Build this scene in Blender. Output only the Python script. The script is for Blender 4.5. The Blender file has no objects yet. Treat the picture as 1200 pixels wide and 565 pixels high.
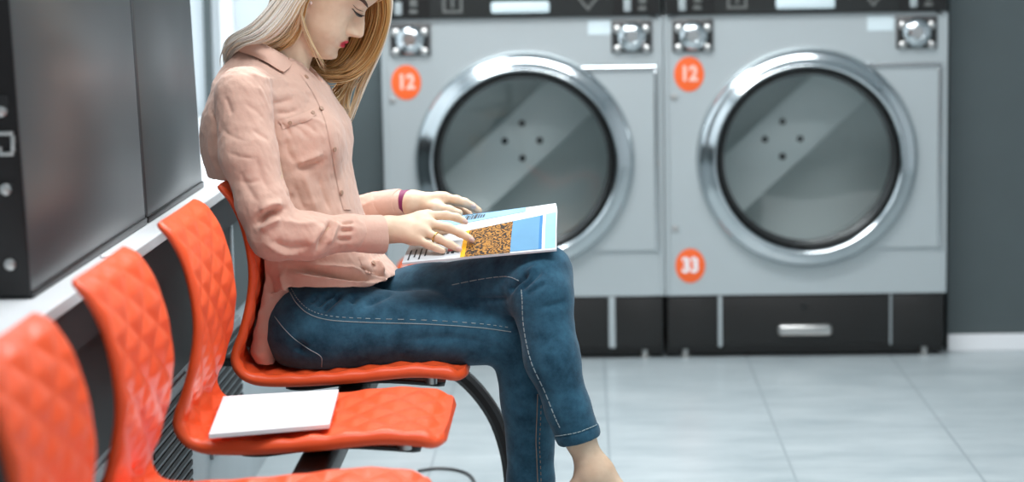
import bpy, bmesh, math, random
import numpy as np
from mathutils import Vector, Matrix
from mathutils.bvhtree import BVHTree
random.seed(7); rng = np.random.default_rng(7)
PI = math.pi
SC = bpy.context.scene
COL = SC.collection

# ------------------------------------------------------------------ camera
F = 2800.0; CAM = np.array([0, 0, 1.27])
_Y = np.array([80/F, -351.5/F, 1.0]); _Y /= np.linalg.norm(_Y)
_X = np.array([1, -.012, -(80+.012*351.5)/F]); _X /= np.linalg.norm(_X)
_Z = np.cross(_X, _Y)
W2C = np.stack([_X, _Y, _Z], 1)
def ray(px, py): return W2C.T @ np.array([(px-600)/F, (py-282.5)/F, 1.0])
def at(px, py, Y):
    d = ray(px, py); return CAM + d*(Y/d[1])
cam = bpy.data.objects.new('camera', bpy.data.cameras.new('camera'))
COL.objects.link(cam)
R = Matrix([list(W2C[0]), list(-W2C[1]), list(-W2C[2])]).transposed()
cam.matrix_world = Matrix.Translation(Vector(CAM)) @ R.to_4x4()
cam.data.sensor_width = 36; cam.data.lens = F/1200*36
cam.data.clip_start = .05
cam.data.dof.use_dof = True; cam.data.dof.focus_distance = 4.55; cam.data.dof.aperture_fstop = 2.9
SC.camera = cam

# ------------------------------------------------------------------ helpers
def link(o, parent=None):
    COL.objects.link(o)
    if parent: o.parent = parent
    return o
def mesh(name, verts, faces, mat, parent=None, smooth=False):
    me = bpy.data.meshes.new(name)
    me.from_pydata([tuple(map(float, v)) for v in verts], [], [tuple(int(i) for i in f) for f in faces])
    if mat: me.materials.append(mat)
    if smooth: me.polygons.foreach_set('use_smooth', [True]*len(me.polygons))
    me.update()
    return link(bpy.data.objects.new(name, me), parent)
def bobj(name, bm, mat, parent=None, smooth=None):
    me = bpy.data.meshes.new(name)
    bmesh.ops.recalc_face_normals(bm, faces=bm.faces[:])
    bm.to_mesh(me); bm.free()
    if mat: me.materials.append(mat)
    if smooth is not None:
        me.polygons.foreach_set('use_smooth', [True]*len(me.polygons))
        try: me.set_sharp_from_angle(angle=math.radians(smooth))
        except Exception: pass
    return link(bpy.data.objects.new(name, me), parent)
def empty(name, loc, label, cat, group=None):
    o = bpy.data.objects.new(name, None); COL.objects.link(o)
    o.location = loc; o.empty_display_size = .05
    return tag(o, label, cat, group)
def tag(o, label, cat=None, group=None):
    o['label'] = label
    if cat: o['category'] = cat
    if group: o['group'] = group
    return o
def struct(o): o['kind'] = 'structure'; return o
def box(bm, x0, x1, y0, y1, z0, z1, bev=0, seg=2):
    t = bmesh.new()
    bmesh.ops.create_cube(t, size=1)
    for v in t.verts:
        v.co = ((x0+x1)/2+v.co.x*(x1-x0), (y0+y1)/2+v.co.y*(y1-y0), (z0+z1)/2+v.co.z*(z1-z0))
    if bev: bmesh.ops.bevel(t, geom=t.edges[:], offset=bev, segments=seg, affect='EDGES', profile=.5)
    merge(bm, t)
def merge(bm, t):
    m = {v: bm.verts.new(v.co) for v in t.verts}
    for f in t.faces:
        try: bm.faces.new([m[v] for v in f.verts])
        except ValueError: pass
    t.free()
def lathe(bm, prof, c, axis='Y', n=64, closed=False):
    """prof: list of (r, h) ; h along the axis from point c"""
    rings = []
    for r, h in prof:
        ring = []
        for k in range(n):
            a = 2*PI*k/n
            if axis == 'Y': p = (c[0]+r*math.cos(a), c[1]+h, c[2]+r*math.sin(a))
            elif axis == 'Z': p = (c[0]+r*math.cos(a), c[1]+r*math.sin(a), c[2]+h)
            else: p = (c[0]+h, c[1]+r*math.cos(a), c[2]+r*math.sin(a))
            ring.append(bm.verts.new(p))
        rings.append(ring)
    idx = list(range(len(rings)-1)) + ([len(rings)-1] if closed else [])
    for i in idx:
        a, b = rings[i], rings[(i+1) % len(rings)]
        for k in range(n): bm.faces.new((a[k], a[(k+1) % n], b[(k+1) % n], b[k]))
    if not closed:
        for rg in (rings[0], rings[-1]):
            try: bm.faces.new(rg)
            except ValueError: pass
def tube(bm, pts, rad, n=10, cap=True):
    pts = [np.array(p, float) for p in pts]
    rads = rad if hasattr(rad, '__len__') else [rad]*len(pts)
    up = None; rings = []
    for i, p in enumerate(pts):
        t = pts[min(i+1, len(pts)-1)] - pts[max(i-1, 0)]
        t = t/(np.linalg.norm(t)+1e-12)
        if up is None:
            up = np.array([0, 0, 1.0]) if abs(t[2]) < .9 else np.array([1.0, 0, 0])
        u = up - t*up.dot(t); u /= np.linalg.norm(u)+1e-12; w = np.cross(t, u); up = u
        rings.append([bm.verts.new(p + rads[i]*(math.cos(2*PI*k/n)*u + math.sin(2*PI*k/n)*w)) for k in range(n)])
    for a, b in zip(rings, rings[1:]):
        for k in range(n): bm.faces.new((a[k], a[(k+1) % n], b[(k+1) % n], b[k]))
    if cap:
        bm.faces.new(rings[0][::-1]); bm.faces.new(rings[-1])
def spline(pts, n):
    """Catmull-Rom through pts, n samples"""
    P = np.array(pts, float); m = len(P)
    P = np.vstack([2*P[0]-P[1], P, 2*P[-1]-P[-2]])
    out = []
    for s in np.linspace(0, m-1-1e-9, n):
        i = int(s); t = s-i
        a, b, c, d = P[i], P[i+1], P[i+2], P[i+3]
        out.append(.5*((2*b)+(c-a)*t+(2*a-5*b+4*c-d)*t*t+(3*b-3*c+d-a)*t**3))
    return np.array(out)
def sweep_rect(bm, pts, w, t, wdir=(0, 1, 0)):
    """flat bar along pts: width w along wdir, thickness t across"""
    pts = [np.array(p, float) for p in pts]; wd = np.array(wdir, float); rings = []
    for i, p in enumerate(pts):
        tg = pts[min(i+1, len(pts)-1)]-pts[max(i-1, 0)]; tg /= np.linalg.norm(tg)
        nn = np.cross(tg, wd); nn /= np.linalg.norm(nn)
        ww = w[i] if hasattr(w, '__len__') else w
        b = min(t*.3, ww*.2)
        cs = [(-ww/2+b, -t/2), (ww/2-b, -t/2), (ww/2, -t/2+b), (ww/2, t/2-b), (ww/2-b, t/2), (-ww/2+b, t/2), (-ww/2, t/2-b), (-ww/2, -t/2+b)]
        rings.append([bm.verts.new(p+wd*a+nn*c) for a, c in cs])
    n = 8
    for a, b in zip(rings, rings[1:]):
        for k in range(n): bm.faces.new((a[k], a[(k+1) % n], b[(k+1) % n], b[k]))
    bm.faces.new(rings[0][::-1]); bm.faces.new(rings[-1])

def srgb(r, g, b): 
    f = lambda c: (c/255/12.92) if c/255 <= .04045 else ((c/255+.055)/1.055)**2.4
    return (f(r), f(g), f(b), 1)
def mat(name, col, rough=.5, metal=0, var=.0, vscale=8, bump=0, bscale=60, spec=.5, coat=0, sheen=0, stretch=None, sss=0):
    m = bpy.data.materials.new(name); m.use_nodes = True
    nt = m.node_tree; b = nt.nodes['Principled BSDF']
    b.inputs['Base Color'].default_value = col; b.inputs['Roughness'].default_value = rough
    b.inputs['Metallic'].default_value = metal; b.inputs['Specular IOR Level'].default_value = spec
    b.inputs['Coat Weight'].default_value = coat
    b.inputs['Sheen Weight'].default_value = sheen
    if sss:
        b.inputs['Subsurface Weight'].default_value = sss; b.inputs['Subsurface Scale'].default_value = .006
        b.inputs['Subsurface Radius'].default_value = (1, .35, .2)
    tc = nt.nodes.new('ShaderNodeTexCoord'); vec = tc.outputs['Object']
    if stretch:
        mp = nt.nodes.new('ShaderNodeMapping'); mp.inputs['Scale'].default_value = stretch
        nt.links.new(vec, mp.inputs['Vector']); vec = mp.outputs['Vector']
    if var:
        n = nt.nodes.new('ShaderNodeTexNoise'); n.inputs['Scale'].default_value = vscale; n.inputs['Detail'].default_value = 6
        nt.links.new(vec, n.inputs['Vector'])
        r = nt.nodes.new('ShaderNodeValToRGB')
        r.color_ramp.elements[0].position = .3; r.color_ramp.elements[1].position = .7
        r.color_ramp.elements[0].color = tuple(c*(1-var) for c in col[:3])+(1,)
        r.color_ramp.elements[1].color = tuple(min(1, c*(1+var)) for c in col[:3])+(1,)
        nt.links.new(n.outputs['Fac'], r.inputs['Fac']); nt.links.new(r.outputs['Color'], b.inputs['Base Color'])
    if bump:
        n2 = nt.nodes.new('ShaderNodeTexNoise'); n2.inputs['Scale'].default_value = bscale; n2.inputs['Detail'].default_value = 4
        nt.links.new(vec, n2.inputs['Vector'])
        bp = nt.nodes.new('ShaderNodeBump'); bp.inputs['Strength'].default_value = bump; bp.inputs['Distance'].default_value = .002
        nt.links.new(n2.outputs['Fac'], bp.inputs['Height']); nt.links.new(bp.outputs['Normal'], b.inputs['Normal'])
    return m

M = {}
M['white_paint'] = mat('white_paint', srgb(222, 230, 234), .6, var=.03)
M['grey_panel'] = mat('grey_panel', srgb(76, 86, 88), .5, var=.03)
M['ledge'] = mat('ledge', srgb(226, 230, 232), .35, var=.02)
M['fascia'] = mat('fascia', srgb(25, 25, 27), .55, var=.05)
M['fascia_lower'] = mat('fascia_lower', srgb(19, 21, 22), .55, var=.05)
M['plinth'] = mat('plinth', srgb(176, 186, 190), .5, var=.04)
M['vent'] = mat('vent', srgb(150, 158, 162), .45, metal=.3)
M['dark'] = mat('dark', srgb(14, 14, 15), .6)
M['orange'] = mat('orange', srgb(246, 92, 46), .34, var=.03, spec=.4)
M['black_steel'] = mat('black_steel', srgb(24, 23, 24), .4, metal=.2)
M['steel'] = mat('steel', srgb(190, 190, 188), .3, metal=.9)
M['silver'] = mat('silver', srgb(188, 196, 198), .42, metal=.55, var=.02, vscale=3)
M['chrome'] = mat('chrome', srgb(205, 210, 212), .16, metal=1)
M['control'] = mat('control', srgb(34, 35, 34), .4)
M['control_black'] = mat('control_black', srgb(12, 13, 13), .35)
M['symbol'] = mat('symbol', srgb(96, 98, 96), .5)
M['pale_symbol'] = mat('pale_symbol', srgb(160, 168, 170), .45)
M['base_black'] = mat('base_black', srgb(22, 21, 20), .45)
M['drum'] = mat('drum', srgb(206, 214, 214), .5, metal=.2)
M['paddle'] = mat('paddle', srgb(226, 232, 232), .5, metal=.2)
M['rubber'] = mat('rubber', srgb(16, 17, 17), .5)
M['plate'] = mat('plate', srgb(92, 92, 92), .4, metal=.6)
M['sticker'] = mat('sticker', srgb(240, 100, 40), .5)
M['white'] = mat('white', srgb(236, 238, 240), .5)
M['label_paper'] = mat('label_paper', srgb(214, 228, 232), .5)
M['machine'] = mat('machine', srgb(98, 101, 103), .33, metal=.55, var=.04, vscale=2)
M['machine_end'] = mat('machine_end', srgb(30, 30, 31), .35, metal=.5)
def glass_mat():
    m = bpy.data.materials.new('door_glass'); m.use_nodes = True; nt = m.node_tree
    nt.nodes.remove(nt.nodes['Principled BSDF'])
    t = nt.nodes.new('ShaderNodeBsdfTransparent'); t.inputs['Color'].default_value = (.90, .93, .93, 1)
    g = nt.nodes.new('ShaderNodeBsdfGlossy'); g.inputs['Roughness'].default_value = .06; g.inputs['Color'].default_value = (.85, .9, .9, 1)
    fr = nt.nodes.new('ShaderNodeFresnel'); fr.inputs['IOR'].default_value = 1.7
    mx = nt.nodes.new('ShaderNodeMixShader')
    nt.links.new(fr.outputs['Fac'], mx.inputs['Fac']); nt.links.new(t.outputs[0], mx.inputs[1]); nt.links.new(g.outputs[0], mx.inputs[2])
    nt.links.new(mx.outputs[0], nt.nodes['Material Output'].inputs['Surface'])
    return m
M['glass'] = glass_mat()
def floor_mat():
    m = mat('floor_tiles', srgb(186, 197, 200), .3); nt = m.node_tree; b = nt.nodes['Principled BSDF']
    geo = nt.nodes.new('ShaderNodeNewGeometry'); sep = nt.nodes.new('ShaderNodeSeparateXYZ')
    nt.links.new(geo.outputs['Position'], sep.inputs[0])
    def math_(op, a, v=None):
        n = nt.nodes.new('ShaderNodeMath'); n.operation = op
        if isinstance(a, (int, float)): n.inputs[0].default_value = a
        else: nt.links.new(a, n.inputs[0])
        if v is not None:
            if isinstance(v, (int, float)): n.inputs[1].default_value = v
            else: nt.links.new(v, n.inputs[1])
        return n.outputs[0]
    def lines(o, off, p):
        a = math_('DIVIDE', math_('SUBTRACT', o, off), p)
        fr = math_('FRACT', a); d = math_('ABSOLUTE', math_('SUBTRACT', fr, .5))
        return math_('GREATER_THAN', d, .5-.0035/p)
    L = math_('MAXIMUM', lines(sep.outputs[0], .494, .437), lines(sep.outputs[1], .1, 1.748))
    n1 = nt.nodes.new('ShaderNodeTexNoise'); n1.inputs['Scale'].default_value = 5; n1.inputs['Detail'].default_value = 8; n1.inputs['Roughness'].default_value = .65
    mp = nt.nodes.new('ShaderNodeMapping'); mp.inputs['Scale'].default_value = (.6, 1.6, 1)
    nt.links.new(geo.outputs['Position'], mp.inputs['Vector']); nt.links.new(mp.outputs[0], n1.inputs['Vector'])
    r = nt.nodes.new('ShaderNodeValToRGB'); r.color_ramp.elements[0].position = .3; r.color_ramp.elements[1].position = .72
    r.color_ramp.elements[0].color = srgb(156, 168, 172); r.color_ramp.elements[1].color = srgb(190, 199, 201)
    nt.links.new(n1.outputs['Fac'], r.inputs['Fac'])
    mx = nt.nodes.new('ShaderNodeMix'); mx.data_type = 'RGBA'
    nt.links.new(L, mx.inputs['Factor']); nt.links.new(r.outputs['Color'], mx.inputs['A']); mx.inputs['B'].default_value = srgb(152, 163, 167)
    nt.links.new(mx.outputs['Result'], b.inputs['Base Color'])
    return m
M['floor'] = floor_mat()

# ------------------------------------------------------------------ setting
def sbox(name, m, *b, bev=0):
    bm = bmesh.new(); box(bm, *b, bev=bev); return struct(bobj(name, bm, m))
sbox('floor', M['floor'], -2.2, 3.6, -1.5, 9.2, -.1, 0)
sbox('wall_back_right', M['grey_panel'], 1.115, 3.5, 7.3, 7.4, 0, 2.8)
sbox('baseboard_back', M['white'], 1.115, 3.5, 7.284, 7.299, 0, .052, bev=.003)
sbox('wall_back_middle', M['grey_panel'], -.80, -.612, 7.28, 7.4, 0, 2.8)
M['pale_wall'] = mat('pale_wall', srgb(196, 206, 211), .6, var=.03)
sbox('wall_back_left', M['pale_wall'], -2.1, -.801, 7.3, 7.4, 0, 2.8)
sbox('wall_back', M['white_paint'], -.80, 1.115, 8.2, 8.3, 0, 2.8)
sbox('trim_1', M['grey_panel'], -1.15, -1.128, 7.27, 7.3, 0, 2.8)
sbox('trim_2', M['ledge'], -1.10, -1.06, 7.275, 7.3, 0, 2.8)
sbox('wall_left', M['white_paint'], -2.2, -2.1, -1.5, 8.3, 0, 2.8)
sbox('wall_right', M['white_paint'], 3.5, 3.6, -1.5, 8.3, 0, 2.8)
sbox('ceiling', M['white_paint'], -2.2, 3.6, -1.5, 9.2, 2.8, 2.9)

# plinth under the machines on the left: white ledge, dark fascia, pale lower wall with vents
LX = -.768
pl = empty('machine_plinth', (LX-.5, 4, 0), 'white-topped plinth with dark fascia running behind the orange chairs', 'plinth')
def child(name, bm, m, parent, smooth=None):
    o = bobj(name, bm, m, None, smooth); o.parent = parent
    o.matrix_parent_inverse = Matrix.Translation(-Vector(parent.location)); return o
bm = bmesh.new(); box(bm, -2.1, LX, 1.2, 7.27, .735, .757, bev=.003); child('ledge', bm, M['ledge'], pl)
bm = bmesh.new(); box(bm, -2.1, LX-.006, 1.2, 7.27, .662, .7345); child('fascia', bm, M['fascia'], pl)
bm = bmesh.new(); box(bm, -2.1, LX-.022, 1.2, 5.28, .45, .6615); child('lower_fascia', bm, M['fascia_lower'], pl)
bm = bmesh.new(); box(bm, -2.1, LX-.022, 5.30, 7.27, .45, .6615); child('lower_fascia', bm, M['grey_panel'], pl)
bm = bmesh.new(); box(bm, LX-.06, LX-.018, 5.281, 5.299, .45, .6615); child('joint_strip', bm, M['plinth'], pl)
bm = bmesh.new(); box(bm, -2.1, LX-.03, 1.2, 7.27, .0, .4495); child('base_wall', bm, M['plinth'], pl)
for (y0, y1) in ((2.95, 3.4), (3.62, 4.05), (4.24, 4.68), (4.95, 5.4)):
    bm = bmesh.new(); box(bm, LX-.03, LX-.022, y0, y1, .19, .43, bev=.002)
    v = child('vent', bm, M['vent'], pl)
    bm = bmesh.new()
    for k in range(11):
        z = .205+k*.0195; box(bm, LX-.0215, LX-.0185, y0+.015, y1-.015, z, z+.010)
    s = bobj('vent_slot', bm, M['dark']); s.parent = v; s.matrix_parent_inverse = Matrix.Identity(4)

# ------------------------------------------------------------------ chairs
PROF = [(-.690, .826), (-.668, .800), (-.648, .757), (-.636, .700), (-.634, .650), (-.642, .600), (-.655, .555),
        (-.668, .522), (-.672, .497), (-.663, .474), (-.643, .457), (-.610, .449), (-.537, .449), (-.440, .455), (-.342, .464), (-.285, .462), (-.248, .457), (-.228, .462)]
def chair_shell():
    P0 = spline(PROF, 500)
    seg = np.r_[0, np.cumsum(np.linalg.norm(np.diff(P0, axis=0), axis=1))]
    L = seg[-1]; NU, NV = 190, 64
    s = np.linspace(0, L, NU)
    P = np.stack([np.interp(s, seg, P0[:, 0]), np.interp(s, seg, P0[:, 1])], 1)
    T = np.gradient(P, axis=0); T /= np.linalg.norm(T, axis=1)[:, None]
    N = np.stack([-T[:, 1], T[:, 0]], 1)          # towards the sitter
    N = np.where((N[:, :1]*1+N[:, 1:]*1 < 0), -N, N)
    # outline half width along the profile, with rounded ends
    hw = np.interp(s/L, [0, .1, .3, .42, .5, .6, .8, 1], [.188, .192, .198, .192, .188, .195, .2, .197])
    def cornered(hw):
        out = hw.copy()
        for d, r in ((s, .017), (L-s, .038)):
            m = d < r
            out[m] -= r - np.sqrt(np.maximum(0, r*r-(r-d[m])**2))
        return out
    hw = cornered(hw)
    th = np.interp(s/L, [0, .03, .4, .55, .95, 1], [.010, .016, .018, .024, .025, .017])
    v = np.linspace(-1, 1, NV)
    top = np.zeros((NU, NV, 3)); bot = np.zeros((NU, NV, 3))
    for i in range(NU):
        y = v*hw[i]
        dish = -.006*(1-v**2)                        # a little hollow across
        edge = np.clip((hw[i]-np.abs(y))/.022, 0, 1)*np.clip(min(s[i], L-s[i])/.03, 0, 1)
        edge = edge*edge*(3-2*edge)
        a = s[i]/.060; b = y/.125
        p1 = np.abs(np.sin(PI*(a+b))); p2 = np.abs(np.sin(PI*(a-b)))
        rel = .0052*np.minimum(p1, p2)**1.2*edge - .0020*edge
        rr = np.clip((hw[i]-np.abs(y))/.010, 0, 1); rnd = (1-np.sqrt(np.maximum(0, 1-(1-rr)**2)))
        tt = th[i]*(1-.42*rnd) + dish + rel
        bb = th[i]*.30*rnd
        for j in range(NV):
            top[i, j] = (P[i, 0]+N[i, 0]*tt[j], y[j], P[i, 1]+N[i, 1]*tt[j])
            bot[i, j] = (P[i, 0]+N[i, 0]*bb[j], y[j], P[i, 1]+N[i, 1]*bb[j])
    V = np.vstack([top.reshape(-1, 3), bot.reshape(-1, 3)]); o = NU*NV
    Fc = []
    for i in range(NU-1):
        for j in range(NV-1):
            a = i*NV+j
            Fc.append((a, a+1, a+NV+1, a+NV)); Fc.append((o+a, o+a+NV, o+a+NV+1, o+a+1))
    for i in range(NU-1):
        a = i*NV; Fc.append((a, a+NV, o+a+NV, o+a)); a += NV-1; Fc.append((a+NV, a, o+a, o+a+NV))
    for j in range(NV-1):
        a = j; Fc.append((a+1, a, o+a, o+a+1)); a = (NU-1)*NV+j; Fc.append((a, a+1, o+a+1, o+a))
    return V, Fc
def make_chair(loc, label):
    t = empty('waiting_chair', loc, label, 'chair', 'orange chairs in the waiting row')
    V, Fc = chair_shell(); V = V - np.array([-.45, 0, 0])
    bm = bmesh.new()
    vs = [bm.verts.new(p) for p in V]
    for f in Fc: bm.faces.new([vs[i] for i in f])
    bobj('shell', bm, M['orange'], t, 60)
    bm = bmesh.new()
    pts = spline([(-.590, 0, .419), (-.54, 0, .422), (-.47, 0, .432), (-.40, 0, .436), (-.33, 0, .430), (-.28, 0, .421)], 24)-np.array([-.45, 0, 0])
    sweep_rect(bm, pts, [.05+.09*math.sin(PI*min(1, max(0, k/23)))**.5 for k in range(24)], .009)
    bobj('bracket', bm, M['black_steel'], t, 40)
    for (x, y, zb) in ((.145, -.05, .427), (.145, .05, .427), (-.085, -.05, .427), (-.085, .05, .427)):
        bm = bmesh.new(); lathe(bm, [(.012, 0), (.012, .036 if x > 0 else .026)], (x, y, zb), 'Z', 20)
        bobj('spacer', bm, M['steel'], t, 40)
    return t
CH_Y = [2.69, 3.33, 3.985, 4.585]
CH_L = ['orange moulded chair nearest the camera, cut off at the lower left corner',
        'orange moulded chair between the nearest chair and the chair holding the white booklet',
        'orange moulded chair with a white booklet lying on its seat',
        'orange moulded chair the woman in jeans is sitting on']
first = make_chair((-.45, CH_Y[2], 0), CH_L[2])
CH_X = {0: -.438, 1: -.450, 3: -.443}
for k in (0, 1, 3):
    c = first.copy(); COL.objects.link(c); c.location = (CH_X[k], CH_Y[k], 0); c['label'] = CH_L[k]
    for ch in list(first.children):
        d = ch.copy(); COL.objects.link(d); d.parent = c
fr = empty('bench_frame', (-.45, 3.7, 0), 'black steel beam with curved legs under the row of orange chairs', 'bench frame')
bm = bmesh.new(); box(bm, -.03, .03, -1.35, 1.32, .375, .426, bev=.012, seg=3); bobj('beam', bm, M['black_steel'], fr, 40)
for dy in (-1.28, 1.26):
    bm = bmesh.new()
    half = spline([(.01, dy, .405), (.10, dy, .402), (.185, dy, .367), (.25, dy, .29), (.282, dy, .20), (.292, dy, .10), (.294, dy, .0)], 30)
    sweep_rect(bm, half, .045, .030); bobj('leg', bm, M['black_steel'], fr, 40)
    bm = bmesh.new(); box(bm, -.335, .012, dy-.02, dy+.02, .392, .412, bev=.004); bobj('wall_arm', bm, M['black_steel'], fr, 40)
# booklet on the seat
bm = bmesh.new()
c4 = [at(262, 469, 4.06), at(397, 461, 4.10), at(386, 504, 3.87), at(244, 517, 3.84)]
def sheet(bm, c4, t, n=12, sag=.004, zf=None):
    g = []
    for lay in (0, 1):
        rows = []
        for i in range(n+1):
            row = []
            for j in range(n+1):
                u, w = i/n, j/n
                p = (1-u)*(1-w)*c4[0]+u*(1-w)*c4[1]+u*w*c4[2]+(1-u)*w*c4[3]
                z = p[2]-sag*math.sin(PI*u)+(t if lay else 0)
                row.append(bm.verts.new((p[0], p[1], z)))
            rows.append(row)
        g.append(rows)
    for lay in (0, 1):
        for i in range(n):
            for j in range(n):
                bm.faces.new((g[lay][i][j], g[lay][i+1][j], g[lay][i+1][j+1], g[lay][i][j+1]))
    for i in range(n):
        for (a, b) in (((i, 0), (i+1, 0)), ((i, n), (i+1, n)), ((0, i), (0, i+1)), ((n, i), (n, i+1))):
            bm.faces.new((g[0][a[0]][a[1]], g[0][b[0]][b[1]], g[1][b[0]][b[1]], g[1][a[0]][a[1]]))
ZS = .4865
from_z = lambda px, py, z: CAM+ray(px, py)*((z-CAM[2])/ray(px, py)[2])
c4 = [from_z(262, 469, ZS), from_z(397, 461, ZS), from_z(386, 502, ZS), from_z(245, 514, ZS)]
sheet(bm, c4, .007, sag=0)
bk = bobj('booklet', bm, M['white']); tag(bk, 'closed white booklet lying on the seat of an orange chair', 'booklet')
# thin white cable on the ledge
bm = bmesh.new()
tube(bm, spline([(-.806, 3.93, .7605), (-.79, 3.945, .7605), (-.770, 3.955, .762), (-.757, 3.96, .754), (-.752, 3.97, .72), (-.757, 3.98, .66)], 40), .0028, 8)
cb = bobj('cable', bm, M['white'], None, 60); tag(cb, 'thin white cable hanging over the ledge behind a chair back', 'cable')
bm = bmesh.new()
tube(bm, spline([from_z(490, 552, .004), from_z(512, 549, .004), from_z(535, 551, .004), from_z(550, 557, .004), from_z(556, 568, .004), from_z(553, 590, .004)], 50), .004, 8)
cb = bobj('floor_cable', bm, M['plate'], None, 60); tag(cb, 'dark cable looping across the floor under the chairs', 'cable')
M['pink_print'] = mat('pink_print', srgb(244, 196, 180), .5)
# ------------------------------------------------------------------ dryers
FY = 7.2
def text_mesh(name, s, size, loc, m, parent):
    cu = bpy.data.curves.new(name, 'FONT'); cu.body = s; cu.size = size; cu.align_x = 'CENTER'; cu.align_y = 'CENTER'; cu.extrude = .0006
    cu.offset = .0012*size/.03
    o = bpy.data.objects.new(name, cu); COL.objects.link(o)
    dg = bpy.context.evaluated_depsgraph_get()
    me = bpy.data.meshes.new_from_object(o.evaluated_get(dg)); bpy.data.objects.remove(o)
    me.materials.clear(); me.materials.append(m)
    q = bpy.data.objects.new(name, me); COL.objects.link(q)
    q.rotation_euler = (PI/2, 0, 0); q.location = loc
    if parent: q.parent = parent
    return q
def make_dryer(x0, x1, label, hx, stickers, label_px, drawer, bolts):
    cx = (x0+x1)/2; t = empty('tumble_dryer', (cx, FY+.4, 0), label, 'tumble dryer', 'tumble dryers along the back wall')
    P = t.location
    def part(name, bm, m, smooth=None, parent=None):
        o = bobj(name, bm, m, None, smooth)
        if parent: o.parent = parent; o.matrix_parent_inverse = Matrix.Identity(4); o.matrix_parent_inverse = parent.matrix_world.inverted() if False else Matrix.Identity(4)
        else: o.parent = t; o.matrix_parent_inverse = Matrix.Translation(-Vector(P))
        return o
    W = (x1-x0); dz = .612; dx = cx + .004; R = .262
    # body: front sheet with a round opening + sides
    bm = bmesh.new()
    n = 96; ring = []; outer = []
    zb, zt = .196, 1.044
    for k in range(n):
        a = 2*PI*k/n; c, s = math.cos(a), math.sin(a)
        ring.append(bm.verts.new((dx+R*c, FY, dz+R*s)))
        sx = ((x1-.004-dx) if c > 0 else (dx-x0-.004))/max(1e-6, abs(c)); sz = ((zt-dz) if s > 0 else (dz-zb))/max(1e-6, abs(s))
        q = min(sx, sz); outer.append(bm.verts.new((dx+q*c, FY, dz+q*s)))
    for k in range(n): bm.faces.new((ring[k], ring[(k+1) % n], outer[(k+1) % n], outer[k]))
    back = [bm.verts.new((v.co.x, FY+.03, v.co.z)) for v in ring]
    for k in range(n): bm.faces.new((ring[k], back[k], back[(k+1) % n], ring[(k+1) % n]))
    box(bm, x0+.003, x0+.02, FY+.002, FY+.75, zb, 1.75); box(bm, x1-.02, x1-.003, FY+.002, FY+.75, zb, 1.75)
    box(bm, x0+.02, x1-.02, FY+.002, FY+.75, zb, zb+.02); box(bm, x0+.02, x1-.02, FY+.735, FY+.75, zb+.02, 1.75); box(bm, x0+.02, x1-.02, FY+.004, FY+.735, 1.30, 1.75)
    part('body', bm, M['silver'])
    for sx in (x0+.006, x1-.006):
        bm = bmesh.new(); box(bm, sx-.007, sx+.007, FY-.006, FY, zb, zt, bev=.003); part('edge_strip', bm, M['silver'])
    # drum
    bm = bmesh.new(); lathe(bm, [(R+.02, .035), (R+.06, .05), (R+.06, .50), (0.001, .50)], (dx, FY, dz), 'Y', 64)
    for f in [f for f in bm.faces if len(f.verts) > 30]: bm.faces.remove(f)
    dr = part('drum', bm, M['drum'], 40)
    ang = math.radians(42); pk = at(bolts[0], bolts[1], FY+.28); kx, kz = pk[0], pk[2]
    for da, rr in ((0, 0),):
        bm = bmesh.new()
        box(bm, -.275, .275, -.02, 0, -.088, .088, bev=.012)
        bmesh.ops.rotate(bm, verts=bm.verts[:], cent=(0, 0, 0), matrix=Matrix.Rotation(-ang, 3, 'Y'))
        bmesh.ops.translate(bm, verts=bm.verts[:], vec=(kx, FY+.30, kz))
        pd = part('paddle', bm, M['paddle'], 40, dr); pd.matrix_parent_inverse = Matrix.Identity(4)
        for (bx, bz) in ((-.055, 0), (0, .055), (0, -.055), (.055, .0)):
            bm = bmesh.new(); lathe(bm, [(.011, 0), (.009, -.006)], (kx+bx, FY+.279, kz+bz), 'Y', 12); b_ = part('bolt', bm, M['rubber'], 40, dr)
    # door
    bm = bmesh.new()
    lathe(bm, [(.334, -.001), (.332, -.022), (.322, -.040), (.308, -.048), (.296, -.050), (.290, -.060), (.282, -.064), (.275, -.060), (.270, -.046), (.268, -.03), (.268, -.001)], (dx, FY, dz), 'Y', 128, closed=True)
    door = part('door', bm, M['chrome'], 50)
    bm = bmesh.new(); lathe(bm, [(.2675, -.050), (.262, -.056), (.254, -.044), (.250, -.02), (.250, .0), (.2675, .0)], (dx, FY, dz), 'Y', 96, closed=True)
    part('gasket', bm, M['rubber'], 50, door)
    bm = bmesh.new(); lathe(bm, [(.249, -.020), (.2, -.012), (.12, -.004), (.001, -.001)], (dx, FY, dz), 'Y', 96)
    for f in [f for f in bm.faces if len(f.verts) > 30]: bm.faces.remove(f)
    part('glass', bm, M['glass'], 60, door)
    # hinge side panel
    bm = bmesh.new()
    px1 = x1-.022; pz0, pz1 = .338, .892
    m_ = 48; a0 = math.asin((pz0-dz)/.33); a1 = math.asin((pz1-dz)/.33)
    fr_ = []; bk_ = []
    pts = [(px1, pz0)]+[(px1, pz1)]+[(dx+.33*math.cos(a), dz+.33*math.sin(a)) for a in np.linspace(a1, a0, m_)]
    for (x, z) in pts: fr_.append(bm.verts.new((x, FY-.012, z))); bk_.append(bm.verts.new((x, FY-.0005, z)))
    bm.faces.new(fr_); 
    for k in range(len(pts)): bm.faces.new((fr_[k], fr_[(k+1) % len(pts)], bk_[(k+1) % len(pts)], bk_[k]))
    hp = part('hinge_panel', bm, M['silver'])
    bm = bmesh.new(); box(bm, dx+.33*math.cos(a1)-.01, px1+.004, FY-.019, FY-.012, pz1-.012, pz1+.004, bev=.003); box(bm, px1-.006, px1+.004, FY-.017, FY-.012, pz0, pz1-.012, bev=.002)
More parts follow.
